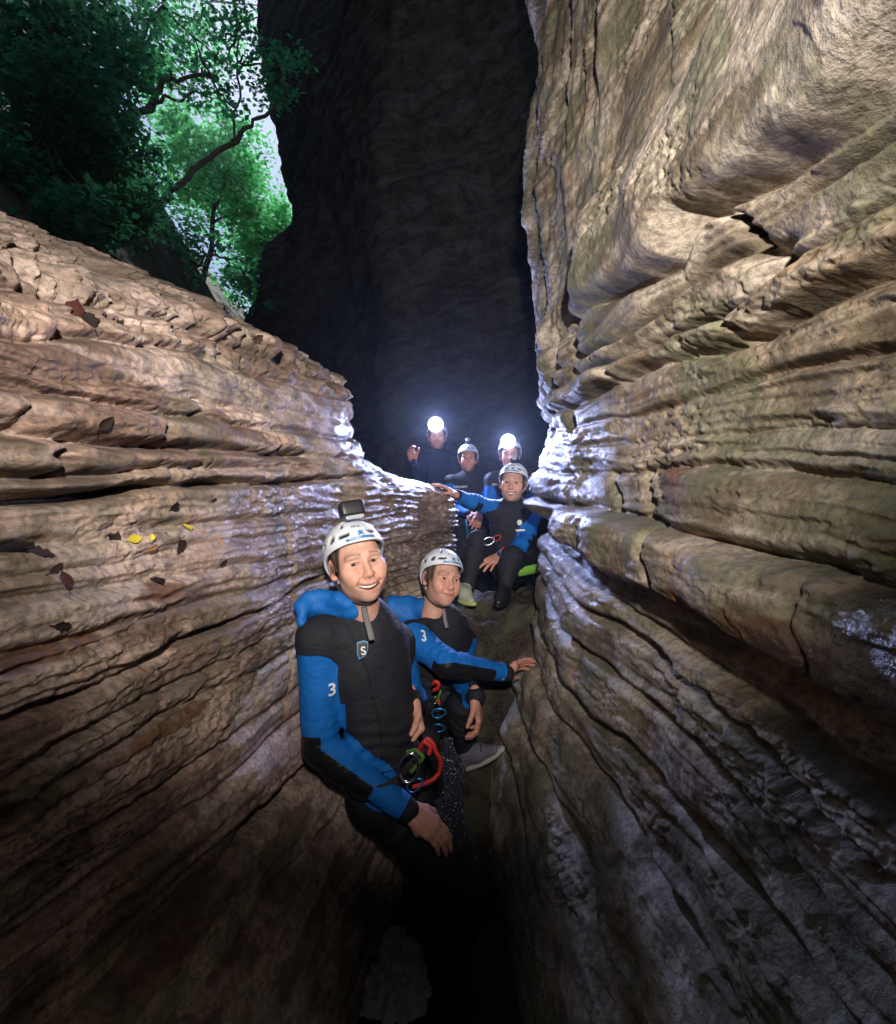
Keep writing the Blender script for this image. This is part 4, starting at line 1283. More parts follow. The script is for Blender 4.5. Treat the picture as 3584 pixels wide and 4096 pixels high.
def decal(name, V2, F, org, U, W, bvh, mat, parent, lift=.0015):
    """lay a flat print on a surface: rays run against the print's normal"""
    U, W = unit(U), unit(W); N = np.cross(U, W)
    out = []
    for a, b_ in V2:
        p = np.array(org) + U * a + W * b_
        h = bvh.ray_cast(Vector(p + N * .12), Vector(-N), .3)
        out.append(np.array(h[0]) + N * lift if h[0] is not None else p)
    return mesh_np(name, out, F, mat, parent, smooth=True)


# ------------------------------------------------------------------ hand
def hand_field(wrist, d, palm, thumb, curl, spread=0.0, tcurl=25, scale=1.0, curls=None):
    S = Sdf(); d = unit(d); palm = unit(np.array(palm) - d * np.dot(palm, d)); t = unit(np.cross(palm, d))
    if np.dot(t, thumb) < 0: t = -t
    w = np.array(wrist, float)
    L = lambda a, b_, c: w + scale * (d * a + t * b_ + palm * c)
    S.cone(w - d * .03, w + d * .008, .021 * scale, .022 * scale, k=.012)
    offs = [.030, .010, -.010, -.028]; kn = [.092, .096, .090, .080]
    ph = [(.042, .026, .020), (.046, .029, .021), (.042, .027, .020), (.033, .021, .018)]
    for i in range(4):
        S.cone(L(.005, offs[i] * .55, 0), L(kn[i], offs[i], 0), .0145 * scale, .0115 * scale, k=.014)
    S.cone(L(.01, .02, .004), L(.06, .034, .006), .017 * scale, .010 * scale, k=.014)
    S.ell(L(.045, -.024, .006), np.array((.013, .013, .026)) * scale, k=.014)
    for i in range(4):
        p = L(kn[i], offs[i], 0); a = 0; sp = (offs[i] / .03) * spread
        cv = curls[i] if curls else curl
        for j in range(3):
            a += cv[j]
            dir_ = d * math.cos(math.radians(a)) + palm * math.sin(math.radians(a)); dir_ = unit(dir_ + t * math.sin(math.radians(sp)))
            q = p + dir_ * ph[i][j] * scale
            r0, r1 = [(.0102, .0090), (.0090, .0083), (.0083, .0070)][j]
            if i == 3: r0, r1 = r0 * .88, r1 * .88
            S.cone(p, q, r0 * scale, r1 * scale, k=.004); p = q
    p0, p1 = L(.018, .022, .006), L(.052, .050, .012)
    S.cone(p0, p1, .0165 * scale, .0125 * scale, k=.014)
    dr = unit(d * .85 + t * .5 + palm * math.sin(math.radians(tcurl))); p2 = p1 + dr * .034 * scale
    S.cone(p1, p2, .0118 * scale, .0100 * scale, k=.005)
    dr = unit(d * .95 + t * .15 + palm * math.sin(math.radians(tcurl * 1.5))); S.cone(p2, p2 + dr * .027 * scale, .0098 * scale, .0080 * scale, k=.005)
    return S


# ------------------------------------------------------------------ a whole person
def under(o, parent):
    o.parent = parent; o.matrix_parent_inverse = Matrix(); return o


def make_person(name_label, group, H, J, suit, vox, hands, extra=None):
    base = np.array(J.get('base', J['hip'])); root = empty('person', base)
    tag(root, name_label, 'person', group)
    # --- trunk frame
    neck, hip = np.array(J['neck']), np.array(J['hip']); up = unit(neck - hip); lat = np.array(J['shL']) - np.array(J['shR'])
    lat = unit(lat - up * np.dot(lat, up)); fwd = np.cross(lat, up)               # out of the chest
    if np.dot(fwd, (0, -1, 0)) < -0.35: fwd = -fwd
    R = np.stack([lat, fwd, up], 1); Lt = np.linalg.norm(neck - hip); bw = J.get('build', 1.0)
    def trunk(S, g_):
        S.ell(hip + up * Lt * .70, (.165 * bw + g_, .108 * bw + g_, .175 + g_), R, k=.06, tag='t')
        S.ell(hip + up * Lt * .38 + fwd * .012, (.142 * bw + g_, .104 * bw + g_, .17 + g_), R, k=.06, tag='t')
        S.ell(hip + up * Lt * .05, (.155 * bw + g_, .118 * bw + g_, .125 + g_), R, k=.06, tag='t')
        S.cone(neck - up * .06, neck + up * .0, .085 + g_, .062 + g_, k=.05, tag='t')
        for s in 'RL':
            sh = np.array(J['sh' + s]); S.cone(neck - up * .045, sh, .060 + g_, .058 + g_, k=.05, tag='t')
    def limbs(S, g_, arms=True):
        for s in 'RL':
            sh, el, wr = (np.array(J[q + s]) for q in ('sh', 'el', 'wr'))
            aw = J.get('arm', 1.0); S.cone(sh, el, .058 * aw + g_, .046 * aw + g_, k=.03, tag='u' + s); S.cone(el, wr, .044 * aw + g_, .029 * aw + g_, k=.02, tag='f' + s)
            S.ell(el + (wr - el) * .25, np.array((.045, .045, .045)) + g_, k=.03, tag='f' + s)
            hp, kn, an = (np.array(J[q + s]) for q in ('th', 'kn', 'an'))
            S.cone(hp, kn, .088 * bw + g_, .058 + g_, k=.05, tag='l'); S.cone(kn, an, .056 + g_, .038 + g_, k=.025, tag='l')
            S.ell(kn + (an - kn) * .3 - fwd * .012, np.array((.055, .055, .075)) + g_, k=.03, tag='l')
    # --- wetsuit
    S = Sdf(); trunk(S, .006); limbs(S, .005)
    V, Q = S.mesh(vox, rough=suit.get('rough', .004), rfreq=13, seed=H.get('seed', 0))
    dt = np.min([S.dist(p, V) for p in S.prims if p[6] in ('t', 'l')], 0)
    blue = np.full(len(V), -1.0); pad = np.full(len(V), -1.0); dV = np.zeros_like(V)
    for s in 'RL':
        sh, el, wr = (np.array(J[q + s]) for q in ('sh', 'el', 'wr'))
        du = np.min([S.dist(p, V) for p in S.prims if p[6] == 'u' + s], 0); df = np.min([S.dist(p, V) for p in S.prims if p[6] == 'f' + s], 0)
        LU_, LF_ = np.linalg.norm(el - sh), np.linalg.norm(wr - el)
        tu = ((V - sh) @ (el - sh)) / LU_ ** 2; tf = ((V - el) @ (wr - el)) / LF_ ** 2
        fore = df < du
        arc = np.where(fore & (tf > -.2), LU_ + np.clip(tf, -.3, 1.3) * LF_, np.minimum(tu, 1.15) * LU_)
        memb = dt - np.minimum(du, df)
        outd = unit(np.array(suit.get('out' + s, -lat if s == 'R' else lat)))
        axp = np.where(fore[:, None], el + np.clip(tf, 0, 1)[:, None] * (wr - el), sh + np.clip(tu, 0, 1)[:, None] * (el - sh))
        rad = V - axp; rad /= np.maximum(np.linalg.norm(rad, axis=1), 1e-6)[:, None]
        ca = rad @ outd
        start = LU_ * suit.get('start', .30) + .05 * (1 - np.clip(ca, -.2, 1)) ** 2
        bl = np.minimum(np.minimum(arc - start, LU_ + LF_ * .95 - arc), np.where(arc > LU_ * .62, .1, memb + .012))
        bl = np.where(np.minimum(du, df) < .03, bl, -1)
        pdv = np.array(suit.get('pad' + s, (0, 0, -1)), float); pdv = unit(pdv)
        cp = rad @ pdv
        a0, a1 = LU_ * .86, LU_ + LF_ * suit.get('padlen', .62)
        pv = np.minimum(np.minimum(arc - a0, a1 - arc), (cp - .05) * .045)
        pv = np.where(np.minimum(du, df) < .03, pv, -1)
        blue = np.maximum(blue, bl); pad = np.maximum(pad, pv)
        near = np.minimum(du, df) < .03
        wv = np.sin(arc * 2 * np.pi / .034 + 2.2 * vnoise(V[:, 0] * 22, V[:, 1] * 22, V[:, 2] * 22, 71)) * np.exp(-((arc - LU_) / .085) ** 2) * np.clip(.35 - rad @ unit(np.array(suit.get('pad' + s, (0, 0, -1)))), 0, 1)
        dV += np.where(near & (memb > 0), .0034 * wv, 0)[:, None] * rad
    q_ = V - hip; la, hz_, fw = q_ @ lat, q_ @ up, q_ @ fwd
    seam = np.where(dt < .02, np.minimum(np.abs(np.abs(la) - .075 - .10 * np.maximum(0, hz_ - .30)), np.where(fw > 0, np.abs(hz_ - .12 - .6 * la * la), 1)), 1.0)
    orad = la[:, None] * lat + fw[:, None] * fwd; orad /= np.maximum(np.linalg.norm(orad, axis=1), 1e-6)[:, None]
    wv = np.sin((hz_ + .25 * la) * 2 * np.pi / .045 + 2.5 * vnoise(V[:, 0] * 14, V[:, 1] * 14, V[:, 2] * 14, 72)) * np.exp(-((hz_ - .20) / .10) ** 2)
    dV += np.where(dt < .01, .004 * wv, 0)[:, None] * orad
    V = V + dV
    if suit.get('noblue'): blue[:] = -1
    colr = np.tile(np.array(suit.get('col', (.011, .012, .018))), (len(V), 1))
    wet = mesh_np('wetsuit', V, Q, M_SUIT, root, dict(blue=blue, pad=pad, col=colr, seam=seam))
    bvh = BVHTree.FromPolygons([Vector(v) for v in V], [tuple(int(i) for i in f) for f in Q])
    th = np.linspace(0, 2 * np.pi, 41); nu = unit(np.array(H['c']) - neck)
    cl = neck + nu * .012 + np.cos(th)[:, None] * lat * .066 + np.sin(th)[:, None] * fwd * .070 - (np.sin(th)[:, None] > 0) * np.sin(th)[:, None] * nu * .022
    v, q = tube(cl, np.full(41, .013), 8); mesh_np('collar', v, q, M_DSTRAP, root)
    # --- body: head, neck, hands and the figure inside the suit as one mesh
    BV, BQ, BC, n = [], [], [], 0
    def add(v, q, c):
        nonlocal n
        BV.append(v); BQ.append(q + n); BC.append(c); n += len(v)
    S = Sdf(); trunk(S, -.012); limbs(S, -.010); v, q = S.mesh(max(.016, vox * 1.6)); add(v, q, np.tile(np.array(H['skin']), (len(v), 1)))
    HR = rot('Z', H['yaw']) @ rot('Y', H['roll']) @ rot('X', -H['pitch']); hc = np.array(H['c']); hs = H.get('scale', 1.0)
    tw = lambda v: (np.asarray(v) * hs) @ HR.T + hc
    hv, hq = head_field(H['smile'], H.get('wide', 1.0)).mesh(H['vox'])
    hcol = head_colours(hv, H)
    add(tw(hv), hq, hcol)
    for (s, kw) in hands:
        wr, el = np.array(J['wr' + s]), np.array(J['el' + s])
        kw = dict(kw); kw.setdefault('d', wr - el)
        v, q = hand_field(wr, **kw).mesh(H.get('hvox', .0035))
        nz = .06 * fbm(v[:, 0] * 60, v[:, 1] * 60, v[:, 2] * 60, 3, 620)[:, None]
        add(v, q, np.array(H['skin']) * np.array((1.0, .88, .86)) * (1 + nz))
    mesh_np('body', np.concatenate(BV), np.concatenate(BQ), M_SKIN, root, dict(col=np.concatenate(BC)))
    # --- eyes, teeth, hair
    for s in (-1, 1):
        u, w_ = np.meshgrid(np.linspace(0, 2 * np.pi, 20, endpoint=False), np.linspace(.05, np.pi - .05, 24))
        e = np.stack([np.sin(w_) * np.cos(u), -np.cos(w_), np.sin(w_) * np.sin(u)], -1).reshape(-1, 3)
        gz = unit(np.array((H.get('gx', 0) , -1, H.get('gz', 0)))); an = np.degrees(np.arccos(np.clip(e @ gz, -1, 1)))
        cc = np.where(an[:, None] < 15, (.008, .006, .005), np.where(an[:, None] < 36, np.array(H.get('iris', (.06, .035, .02))), np.array((.40, .35, .33))))
        vid = np.arange(len(e)).reshape(24, 20); nx = np.roll(vid, -1, 1)
        q = np.stack([vid[:-1], nx[:-1], nx[1:], vid[1:]], -1).reshape(-1, 4)
        mesh_np('eye', tw(e * .0132 + np.array((s * .0325, -.0785, .0022))), q, M_EYE, root, dict(col=cc))
    if H['smile'] == 'open':
        xs = np.linspace(-.034, .034, 69); rows = np.linspace(0, 1, 7); X_, T_ = np.meshgrid(xs, rows)
        frac = np.abs(((X_ + .034) / .0085) % 1 - .5) * 2                                # gaps between teeth
        Zt = -.0660 + 10.8 * X_ ** 2 - T_ * (.0125 - .0022 * (frac > .8)) + .0005
        Yt = -.0935 + 9.0 * X_ ** 2 + .0030 * (frac ** 8) + .001 * np.abs(T_ - .5)
        vid = np.arange(X_.size).reshape(X_.shape); q = np.stack([vid[:-1, :-1], vid[1:, :-1], vid[1:, 1:], vid[:-1, 1:]], -1).reshape(-1, 4)
        mesh_np('teeth', tw(np.stack([X_, Yt, Zt], -1).reshape(-1, 3)), q, M_TEETH, root)
    S = Sdf().ell((0, .028, .030), (.0805, .090, .088), k=.01)
    for s in (-1, 1): S.cone((s * .0725, -.020, .045), (s * .0715, -.014, -.008), .010, .006, k=.012)
    def cutf(D, g_): return np.maximum(D, np.maximum(-.050 - g_[..., 2] - .0 * g_[..., 1], -(g_[..., 1] + .030) + .0))
    v, q = S.mesh(max(.004, H['vox'] * 1.4), rough=.0015, rfreq=160, post=cutf)
    mesh_np('hair', tw(v), q, plain('hair', H.get('hair', (.05, .035, .025)), .75, .25, bump=(300, .8, .004)) if 'hair' in H else M_HAIR, root)
    # --- helmet
    hv, ht, hcl = HELM
    hl = mesh_np('helmet', tw(hv), ht, M_HELM, root, dict(col=hcl))
    sp = curve_pts([(-.086, .034, .016), (-.080, .028, -.03), (-.062, .004, -.092), (-.032, -.036, -.124), (0, -.052, -.131), (.032, -.036, -.124), (.062, .004, -.092), (.080, .028, -.03), (.086, .034, .016)], 48)
    v, q = tube(sp, np.full(48, .0048), 6); under(mesh_np('chin_strap', tw(v), q, M_DSTRAP), hl)
    if H.get('logo', True):
        def hdec(nm, V2, F, x0, z0, mat, ang=0):
            ca_, sa_ = math.cos(math.radians(ang)), math.sin(math.radians(ang))
            px = x0 + V2[:, 0] * ca_ - V2[:, 1] * sa_; pz = z0 + V2[:, 0] * sa_ + V2[:, 1] * ca_
            pts = np.stack([px, on_helmet(px, pz, .0012 + .0015), pz], -1)
            q_ = mesh_np(nm, tw(pts), F, mat, hl); q_.matrix_parent_inverse = Matrix(); return q_
        # long band under a peak emblem, and small lettering above
        nb = 30; xs = np.linspace(-.046, .046, nb); zt = .0040 - .0045 * (xs / .046) ** 2 + .0006
        V2 = np.concatenate([np.stack([xs, zt], -1), np.stack([xs, zt - .0085], -1)]); F = np.array([(i, i + nb, i + nb + 1) for i in range(nb - 1)] + [(i, i + nb + 1, i + 1) for i in range(nb - 1)])
        hdec('emblem_band', V2, F, 0, .0815, M_LOGO)
        V2, F = text_mesh('DOLOMITI', .0082); q_ = hdec('emblem_lettering', V2 * np.array((.95, 1)), F, -.018, .0815 , M_WHITE)
        star = [(0, .013), (.003, .006), (.012, .009), (.006, .001), (.013, -.009), (.004, -.005), (-.004, -.005), (-.013, -.009), (-.006, .001), (-.011, .008), (-.003, .006)]
        V2, F = fine_poly(star); hdec('emblem', V2, F, .004, .0955, M_LOGO)
        V2, F = text_mesh('PETZL', .0105); hdec('lettering', V2, F, -.002, .119, M_STRAP)
    return dict(J=J, root=root, tw=tw, HR=HR, bvh=bvh, helmet=hl, wetsuit=wet, hip=hip, up=up, lat=lat, fwd=fwd, base=Vector(base))


def headlamp(pr, lit, c=(0, -.092, .135), size=(.072, .042, .045), tilt=-20, lens=.03):
    """lamp clamped to the front of a helmet: housing, lens, strap; lit ones carry a real light"""
    R_ = rot('X', tilt)
    v, q = box_mesh((0, 0, 0), size, .008); v = v @ R_.T + np.array(c)
    h = under(mesh_np('headlamp', pr['tw'](v), q, M_BLACK), pr['helmet'])
    if lit:
      sp = np.stack([.093 * np.sin(a := np.linspace(-2.6, 2.6, 60)), .012 - .128 * np.cos(a), np.full(60, .098) + .02 * np.cos(a)], -1)
      sp = sp * np.array((.86, .88, 1))
      v, q = tube(sp, np.full(60, .006), 6); under(mesh_np('headlamp_strap', pr['tw'](v), q, M_DSTRAP), pr['helmet'])
    f = R_ @ np.array((0, -1, 0))
    if lens:
        v, q = disc_mesh(np.array(c) + f * size[1] * .48, f, lens, .012)
        under(mesh_np('lens', pr['tw'](v), q, M_GLOW if lit else M_LENS), pr['helmet'])
    if lit:
        p = pr['tw'](np.array([np.array(c) + f * (size[1] * .5 + .03)]))[0]
        ld = bpy.data.lights.new('headlamp_beam', 'SPOT'); ld.energy = lit; ld.color = (.46, .54, 1.0); ld.spot_size = math.radians(150); ld.spot_blend = .6; ld.shadow_soft_size = .03
        lo = bpy.data.objects.new('headlamp_beam', ld); COL.objects.link(lo); lo.location = Vector(p)
        aim = Vector((0, 0, CAMZ)) - Vector(p); lo.rotation_euler = (-aim).to_track_quat('Z', 'Y').to_euler()
        lo.parent = pr['root']; lo.matrix_parent_inverse = Matrix.Translation(-Vector(pr['root'].location))
    return h


def strap_tube(pr, name, ctrl, r, mat, n=30, jit=0.0):
    v, q = tube(curve_pts(ctrl, n, jit, 3), np.full(n, r), 8)
    return mesh_np(name, v, q, mat, pr['root'])


def ribbon(pr, name, ctrl, w, th, mat, wdir, n=24, parent=None):
    p = curve_pts(ctrl, n); wdir = unit(wdir); tan = np.gradient(p, axis=0); tan /= np.linalg.norm(tan, axis=1)[:, None]
    nr = np.cross(tan, wdir); nr /= np.linalg.norm(nr, axis=1)[:, None]; wd = np.cross(nr, tan)
    cs = [(-w, -th), (w, -th), (w, th), (-w, th)]
    V = np.concatenate([(p + wd * a / 2 + nr * b_ / 2)[:, None] for a, b_ in cs], 1)
    vid = np.arange(n * 4).reshape(n, 4); nx = np.roll(vid, -1, 1)
    q = np.stack([vid[:-1], nx[:-1], nx[1:], vid[1:]], -1).reshape(-1, 4)
    q = np.concatenate([q, [vid[0][::-1], vid[-1]]])
    o = mesh_np(name, V.reshape(-1, 3), q, mat, pr['root'], smooth=False)
    if parent is not None: under(o, parent)
    return o


def shoe(pr, ankle, heel, toe, m_up, m_sole, width=.09, vox=.006, up=(0, 0, 1), lace=None):
    heel, toe, ankle = (np.array(a, float) for a in (heel, toe, ankle)); f = unit(toe - heel); L = np.linalg.norm(toe - heel)
    u = unit(np.array(up) - f * np.dot(up, f)); s = np.cross(f, u)
    A = lambda a, b_, c: heel + f * a * L + s * b_ + u * c
    S = Sdf()
    S.cone(A(.12, 0, .042), A(.55, 0, .04), .036, .038, k=.02); S.cone(A(.55, 0, .04), A(.88, .004, .024), .038, .024, k=.03)
    S.cone(A(.16, 0, .05), ankle + u * .01, .036, .036, k=.03); S.cone(A(.4, 0, .06), A(.62, 0, .045), .026, .022, k=.03)
    v, q = S.mesh(vox); o = mesh_np('shoe', v, q, m_up, pr['root'])
    S = Sdf()
    for i in range(11):
        t = i / 10; w = (.034 + .010 * math.sin(math.pi * min(1, t * 1.1)) - .012 * (t > .92))
        S.ell(A(.05 + .90 * t, .003 * math.sin(3 * t), .006 + .012 * max(0, t - .75) * 2 + .006 * (1 - t)), (w if False else .03, w, .014 + .005 * (1 - t)), np.stack([f, s, u], 1), k=.012)
    v, q = S.mesh(vox); under(mesh_np('sole', v, q, m_sole), o)
    if lace is not None:
        for i in range(4):
            t = .42 + .09 * i; v, q = tube(curve_pts([A(t, -.028, .072 - .035 * (t - .4)), A(t + .02, 0, .086 - .05 * (t - .4)), A(t + .03, .028, .072 - .035 * (t - .4))], 10), np.full(10, .003), 5)
            under(mesh_np('lace', v, q, lace), o)
    return o


def carabiner(pr, c, R_, size, mat, parent):
    th = np.linspace(0, 2 * np.pi, 40); p = np.stack([np.cos(th) * size * .32 * (1 - .18 * np.sin(th)), 0 * th, np.sin(th) * size * .5], -1) @ np.array(R_).T + np.array(c)
    v, q = tube(p, np.full(40, size * .055), 7)
    return under(mesh_np('carabiner', v, q, mat), parent)


def band(pr, name, c, axis, ref, width, mat, n=44, th=.004, parent=None, cap=.168):
    """webbing drawn tight round a body part: rays from outside find the suit"""
    axis = unit(axis); a = unit(np.array(ref) - axis * np.dot(ref, axis)); b_ = np.cross(axis, a); rows = []
    for w in (-.5, .5):
        r = []
        for t in np.linspace(0, 2 * np.pi, n, endpoint=False):
            d = a * math.cos(t) + b_ * math.sin(t); o = np.array(c) + axis * w * width
            h = pr['bvh'].ray_cast(Vector(o), Vector(d), .35)
            L = h[3] if h[0] is not None else .12
            r.append((o, d, min(L, cap)))
        rows.append(r)
    L = np.median([[q[2] for q in r] for r in rows], axis=0)
    L = np.array([max(L[(i + k) % n] for k in (-1, 0, 1)) for i in range(n)]); L = (np.roll(L, 1) + 2 * L + np.roll(L, -1)) / 4
    V = []
    for r in (rows[0], rows[1]):
        V += [o + d * (L[i] + .002) for i, (o, d, _) in enumerate(r)]
    for r in (rows[1], rows[0]):
        V += [o + d * (L[i] + .002 + th) for i, (o, d, _) in enumerate(r)]
    vid = np.arange(4 * n).reshape(4, n); nx = np.roll(vid, -1, 1); v2 = np.roll(vid, -1, 0); n2 = np.roll(nx, -1, 0)
    q = np.stack([vid, nx, n2, v2], -1).reshape(-1, 4)
    o = mesh_np(name, np.array(V), q, mat, pr['root'], smooth=False)
    if parent is not None: under(o, parent)
    return o
# ------------------------------------------------------------------ the six canyoners
GRP = 'canyoners posing in the slot'
FAIR, TAN = (.56, .32, .24), (.50, .25, .17)

# --- first: smiling, leaning on the left wall
p1 = make_person('smiling man nearest the camera in white helmet and blue-sleeved black wetsuit', GRP,
    dict(c=P(357, 564, 1.48), scale=.96, yaw=28, roll=-9, pitch=8, wide=1.12, brow=.8, smile='open', vox=.0022, hvox=.003, skin=FAIR, stubble=.95, hair=(.055, .038, .027), gx=-.45, gz=.15, seed=1),
    dict(neck=P(366, 614, 1.53), hip=P(386, 790, 1.55), shR=P(319, 638, 1.45), shL=P(395, 642, 1.70), elR=P(319, 746, 1.42), wrR=P(408, 811, 1.40),
         elL=(-.14, 1.82, 1.22), wrL=P(412, 700, 1.60), thR=P(380, 800, 1.53), thL=P(410, 800, 1.64), knR=P(474, 900, 1.52), anR=P(432, 985, 1.62),
         knL=(-.06, 1.72, .60), anL=(-.08, 1.74, .22), base=(-.15, 1.5, .2), build=.88, arm=1.04),
    dict(padR=(-1, -.5, -.5), padL=(0, 0, -1), start=.12, outR=(-.3, -.95, 0)), .0075,
    [('R', dict(palm=(.2, .3, -1), thumb=(0, -.3, 1), curl=(15, 20, 15))),
     ('L', dict(d=P(421, 742, 1.56) - P(412, 700, 1.60), palm=(-.7, -.5, -.3), thumb=(.3, -.9, 0), curl=(60, 80, 45), tcurl=50))])
headlamp(p1, 0, c=(0, -.058, .176), size=(.078, .05, .048), tilt=-8, lens=0)
v, q = box_mesh((0, -.080, .148), (.060, .012, .012), .004)
under(mesh_np('lens', p1['tw'](v), q, M_LENS), p1['helmet'])
S = Sdf(); k_ = [P(303, 622, 1.43), P(302, 606, 1.45), P(308, 597, 1.47), P(322, 596, 1.48), P(340, 598, 1.46), P(350, 604, 1.45), P(354, 613, 1.45)]
for i in range(6): S.cone(k_[i], k_[i + 1], .020, .020, k=.02)
S.cone(P(308, 608, 1.49), P(350, 610, 1.48), .034, .034, k=.04); S.cone(P(318, 614, 1.55), P(345, 612, 1.55), .045, .045, k=.05)
S.cone(P(314, 634, 1.33), P(348, 630, 1.33), .034, .034, k=.015, cut=True)
v, q = S.mesh(.006, rough=.009, rfreq=11); hd = mesh_np('hood', v, q, M_BLUE, p1['root']); hd['label'] = 'blue lining of the hood folded down behind the neck'
# collar, zip tape, prints
ribbon(p1, 'zip_tape', [P(364, 607, 1.43), P(366, 617, 1.40), P(369, 628, 1.375), P(372, 640, 1.36)], .017, .004, M_STRAP, (1, .3, 0), 14)
b1 = p1['bvh']
V2, F = text_mesh('3', .050); decal('number_print', V2, F, P(331, 695, 1.36), (1, .15, .05), (-.05, 0, 1), b1, M_WHITE, p1['root'])
shield = [(-.013, .020), (.004, .024), (.015, .020), (.014, 0), (.006, -.016), (-.010, -.024), (-.014, -.010)]
V2, F = fine_poly(shield); em = decal('chest_emblem', V2 * 1.15, F, P(371, 656, 1.36), (.85, .5, 0), (0, 0, 1), b1, M_LOGO, p1['root'])
V2, F = fine_poly(shield); decal('emblem_field', V2 * .95, F, P(371, 656, 1.36), (.85, .5, 0), (0, 0, 1), b1, M_BLACK, p1['root'], .0025)
V2, F = text_mesh('S', .034); d_ = decal('emblem_mark', V2, F, P(371.5, 656, 1.36), (.85, .5, .1), (-.1, 0, 1), b1, M_WHITE, p1['root'], .0038)
# harness with coloured slings
hn = band(p1, 'harness', p1['hip'] + p1['up'] * .10, p1['up'], p1['lat'], .042, M_DSTRAP)
for s_, t_ in (('R', .22), ('L', .22)):
    th_, kn_ = np.array(p1['J']['th' + s_]), np.array(p1['J']['kn' + s_])
    band(p1, 'leg_loop', th_ + (kn_ - th_) * t_, kn_ - th_, (0, 1, 0), .038, M_DSTRAP, 36, parent=hn)
def sl(nm, ctrl, r, m_, n=26):
    v, q = tube(curve_pts(ctrl, n), np.full(n, r), 7); return under(mesh_np(nm, v, q, m_), hn)
sl('red_sling', [P(421, 748, 1.38), P(426, 738, 1.36), P(433, 743, 1.36), P(436, 752, 1.36), P(441, 760, 1.37), P(440, 772, 1.38), P(433, 780, 1.37), P(421, 785, 1.37), P(413, 787, 1.37)], .0065, M_RED, 40)
sl('red_sling', [P(419, 750, 1.37), P(424, 741, 1.35), P(431, 746, 1.35), P(429, 754, 1.35)], .0065, M_RED, 20)
sl('green_sling', [P(407, 752, 1.38), P(416, 750, 1.37), P(424, 757, 1.36), P(418, 764, 1.37), P(411, 772, 1.37)], .006, M_GREEN)
carabiner(p1, P(409, 768, 1.36), rot('Y', 10), .085, M_STEEL, hn); carabiner(p1, P(415, 785, 1.36), rot('Y', 55), .05, M_CYAN, hn)

# --- second: seated behind him, hand on the right wall
p2 = make_person('second man seated behind, white helmet, one hand braced on the rock opposite', GRP,
    dict(c=P(441, 579, 2.25), yaw=27, roll=11, pitch=5, smile='closed', vox=.0030, hvox=.0036, skin=(.51, .275, .21), stubble=.25, hair=(.07, .05, .032), brow=.6, gx=.25, gz=.2, wide=1.02, seed=2),
    dict(neck=P(447, 617, 2.28), hip=P(430, 716, 2.42), shR=P(412, 636, 2.14), shL=P(463, 642, 2.45), elR=P(447, 664, 2.0), wrR=P(506, 673, 2.12),
         elL=P(462, 681, 2.26), wrL=P(476, 697, 2.00), thR=P(418, 716, 2.36), thL=P(446, 718, 2.45), knR=(-.10, 1.98, .98), anR=(-.06, 2.10, .66),
         knL=P(463, 706, 2.12), anL=P(465, 752, 2.24), base=(-.05, 2.4, .75), arm=1.15),
    dict(padR=(.1, -.45, -1), padL=(0, 0, -1), start=-.06, outR=(-.2, -.95, .2), padlen=.75), .009,
    [('R', dict(d=P(531, 656, 2.26) - P(506, 673, 2.12), palm=(.75, .45, 0), thumb=(0, 0, -1), curl=(12, 18, 12), spread=10, tcurl=10)),
     ('L', dict(d=P(482, 735, 1.96) - P(476, 697, 2.00), palm=(-.9, .2, -.2), thumb=(-.3, -.9, 0), curl=(25, 35, 25)))])
S = Sdf(); k_ = [P(388, 608, 2.30), P(393, 604, 2.32), P(408, 603, 2.34), P(422, 608, 2.30), P(427, 618, 2.24)]
for i in range(4): S.cone(k_[i], k_[i + 1], .030, .032, k=.04)
S.cone(P(395, 612, 2.32), P(420, 612, 2.34), .06, .06, k=.05); S.cone(P(396, 626, 2.12), P(412, 622, 2.1), .03, .034, k=.02, cut=True)
v, q = S.mesh(.008, rough=.010, rfreq=10); hd = mesh_np('hood', v, q, M_BLUE, p2['root']); hd['label'] = 'blue lining of the hood folded down behind the neck'
ribbon(p2, 'zip_tape', [P(444, 611, 2.13), P(445, 620, 2.12), P(447, 628, 2.11)], .016, .004, M_STRAP, (1, .3, 0), 12)
V2, F = text_mesh('3', .048); decal('number_print', V2, F, P(421.5, 633, 2.1), (1, .25, -.1), (.1, 0, 1), p2['bvh'], M_WHITE, p2['root'])
shoe(p2, P(467, 751, 2.22), P(462, 769, 2.27), P(504, 751, 2.12), M_SHOE, M_SOLE, up=(-.25, -.35, 1), lace=M_DSTRAP)
hn = band(p2, 'harness', p2['hip'] + p2['up'] * .10, p2['up'], p2['lat'], .042, M_DSTRAP)
sl('red_sling', [P(433, 684, 2.02), P(435, 681, 2.0), P(439, 683, 2.0), P(438, 688, 2.01), P(434, 690, 2.02)], .008, M_RED, 22)
sl('red_sling', [P(438, 697, 2.02), P(439, 704, 2.02)], .007, M_RED, 8)
sl('green_sling', [P(441, 690, 2.02), P(439, 696, 2.01), P(436, 702, 2.02)], .006, M_GREEN, 12)
carabiner(p2, P(439, 713, 2.02), rot('Y', 80), .06, M_CYAN, hn); carabiner(p2, P(439, 728, 2.04), rot('Y', 95), .05, M_CYAN, hn); carabiner(p2, P(435, 700, 2.02), rot('Y', 5), .03, M_STEEL, hn)

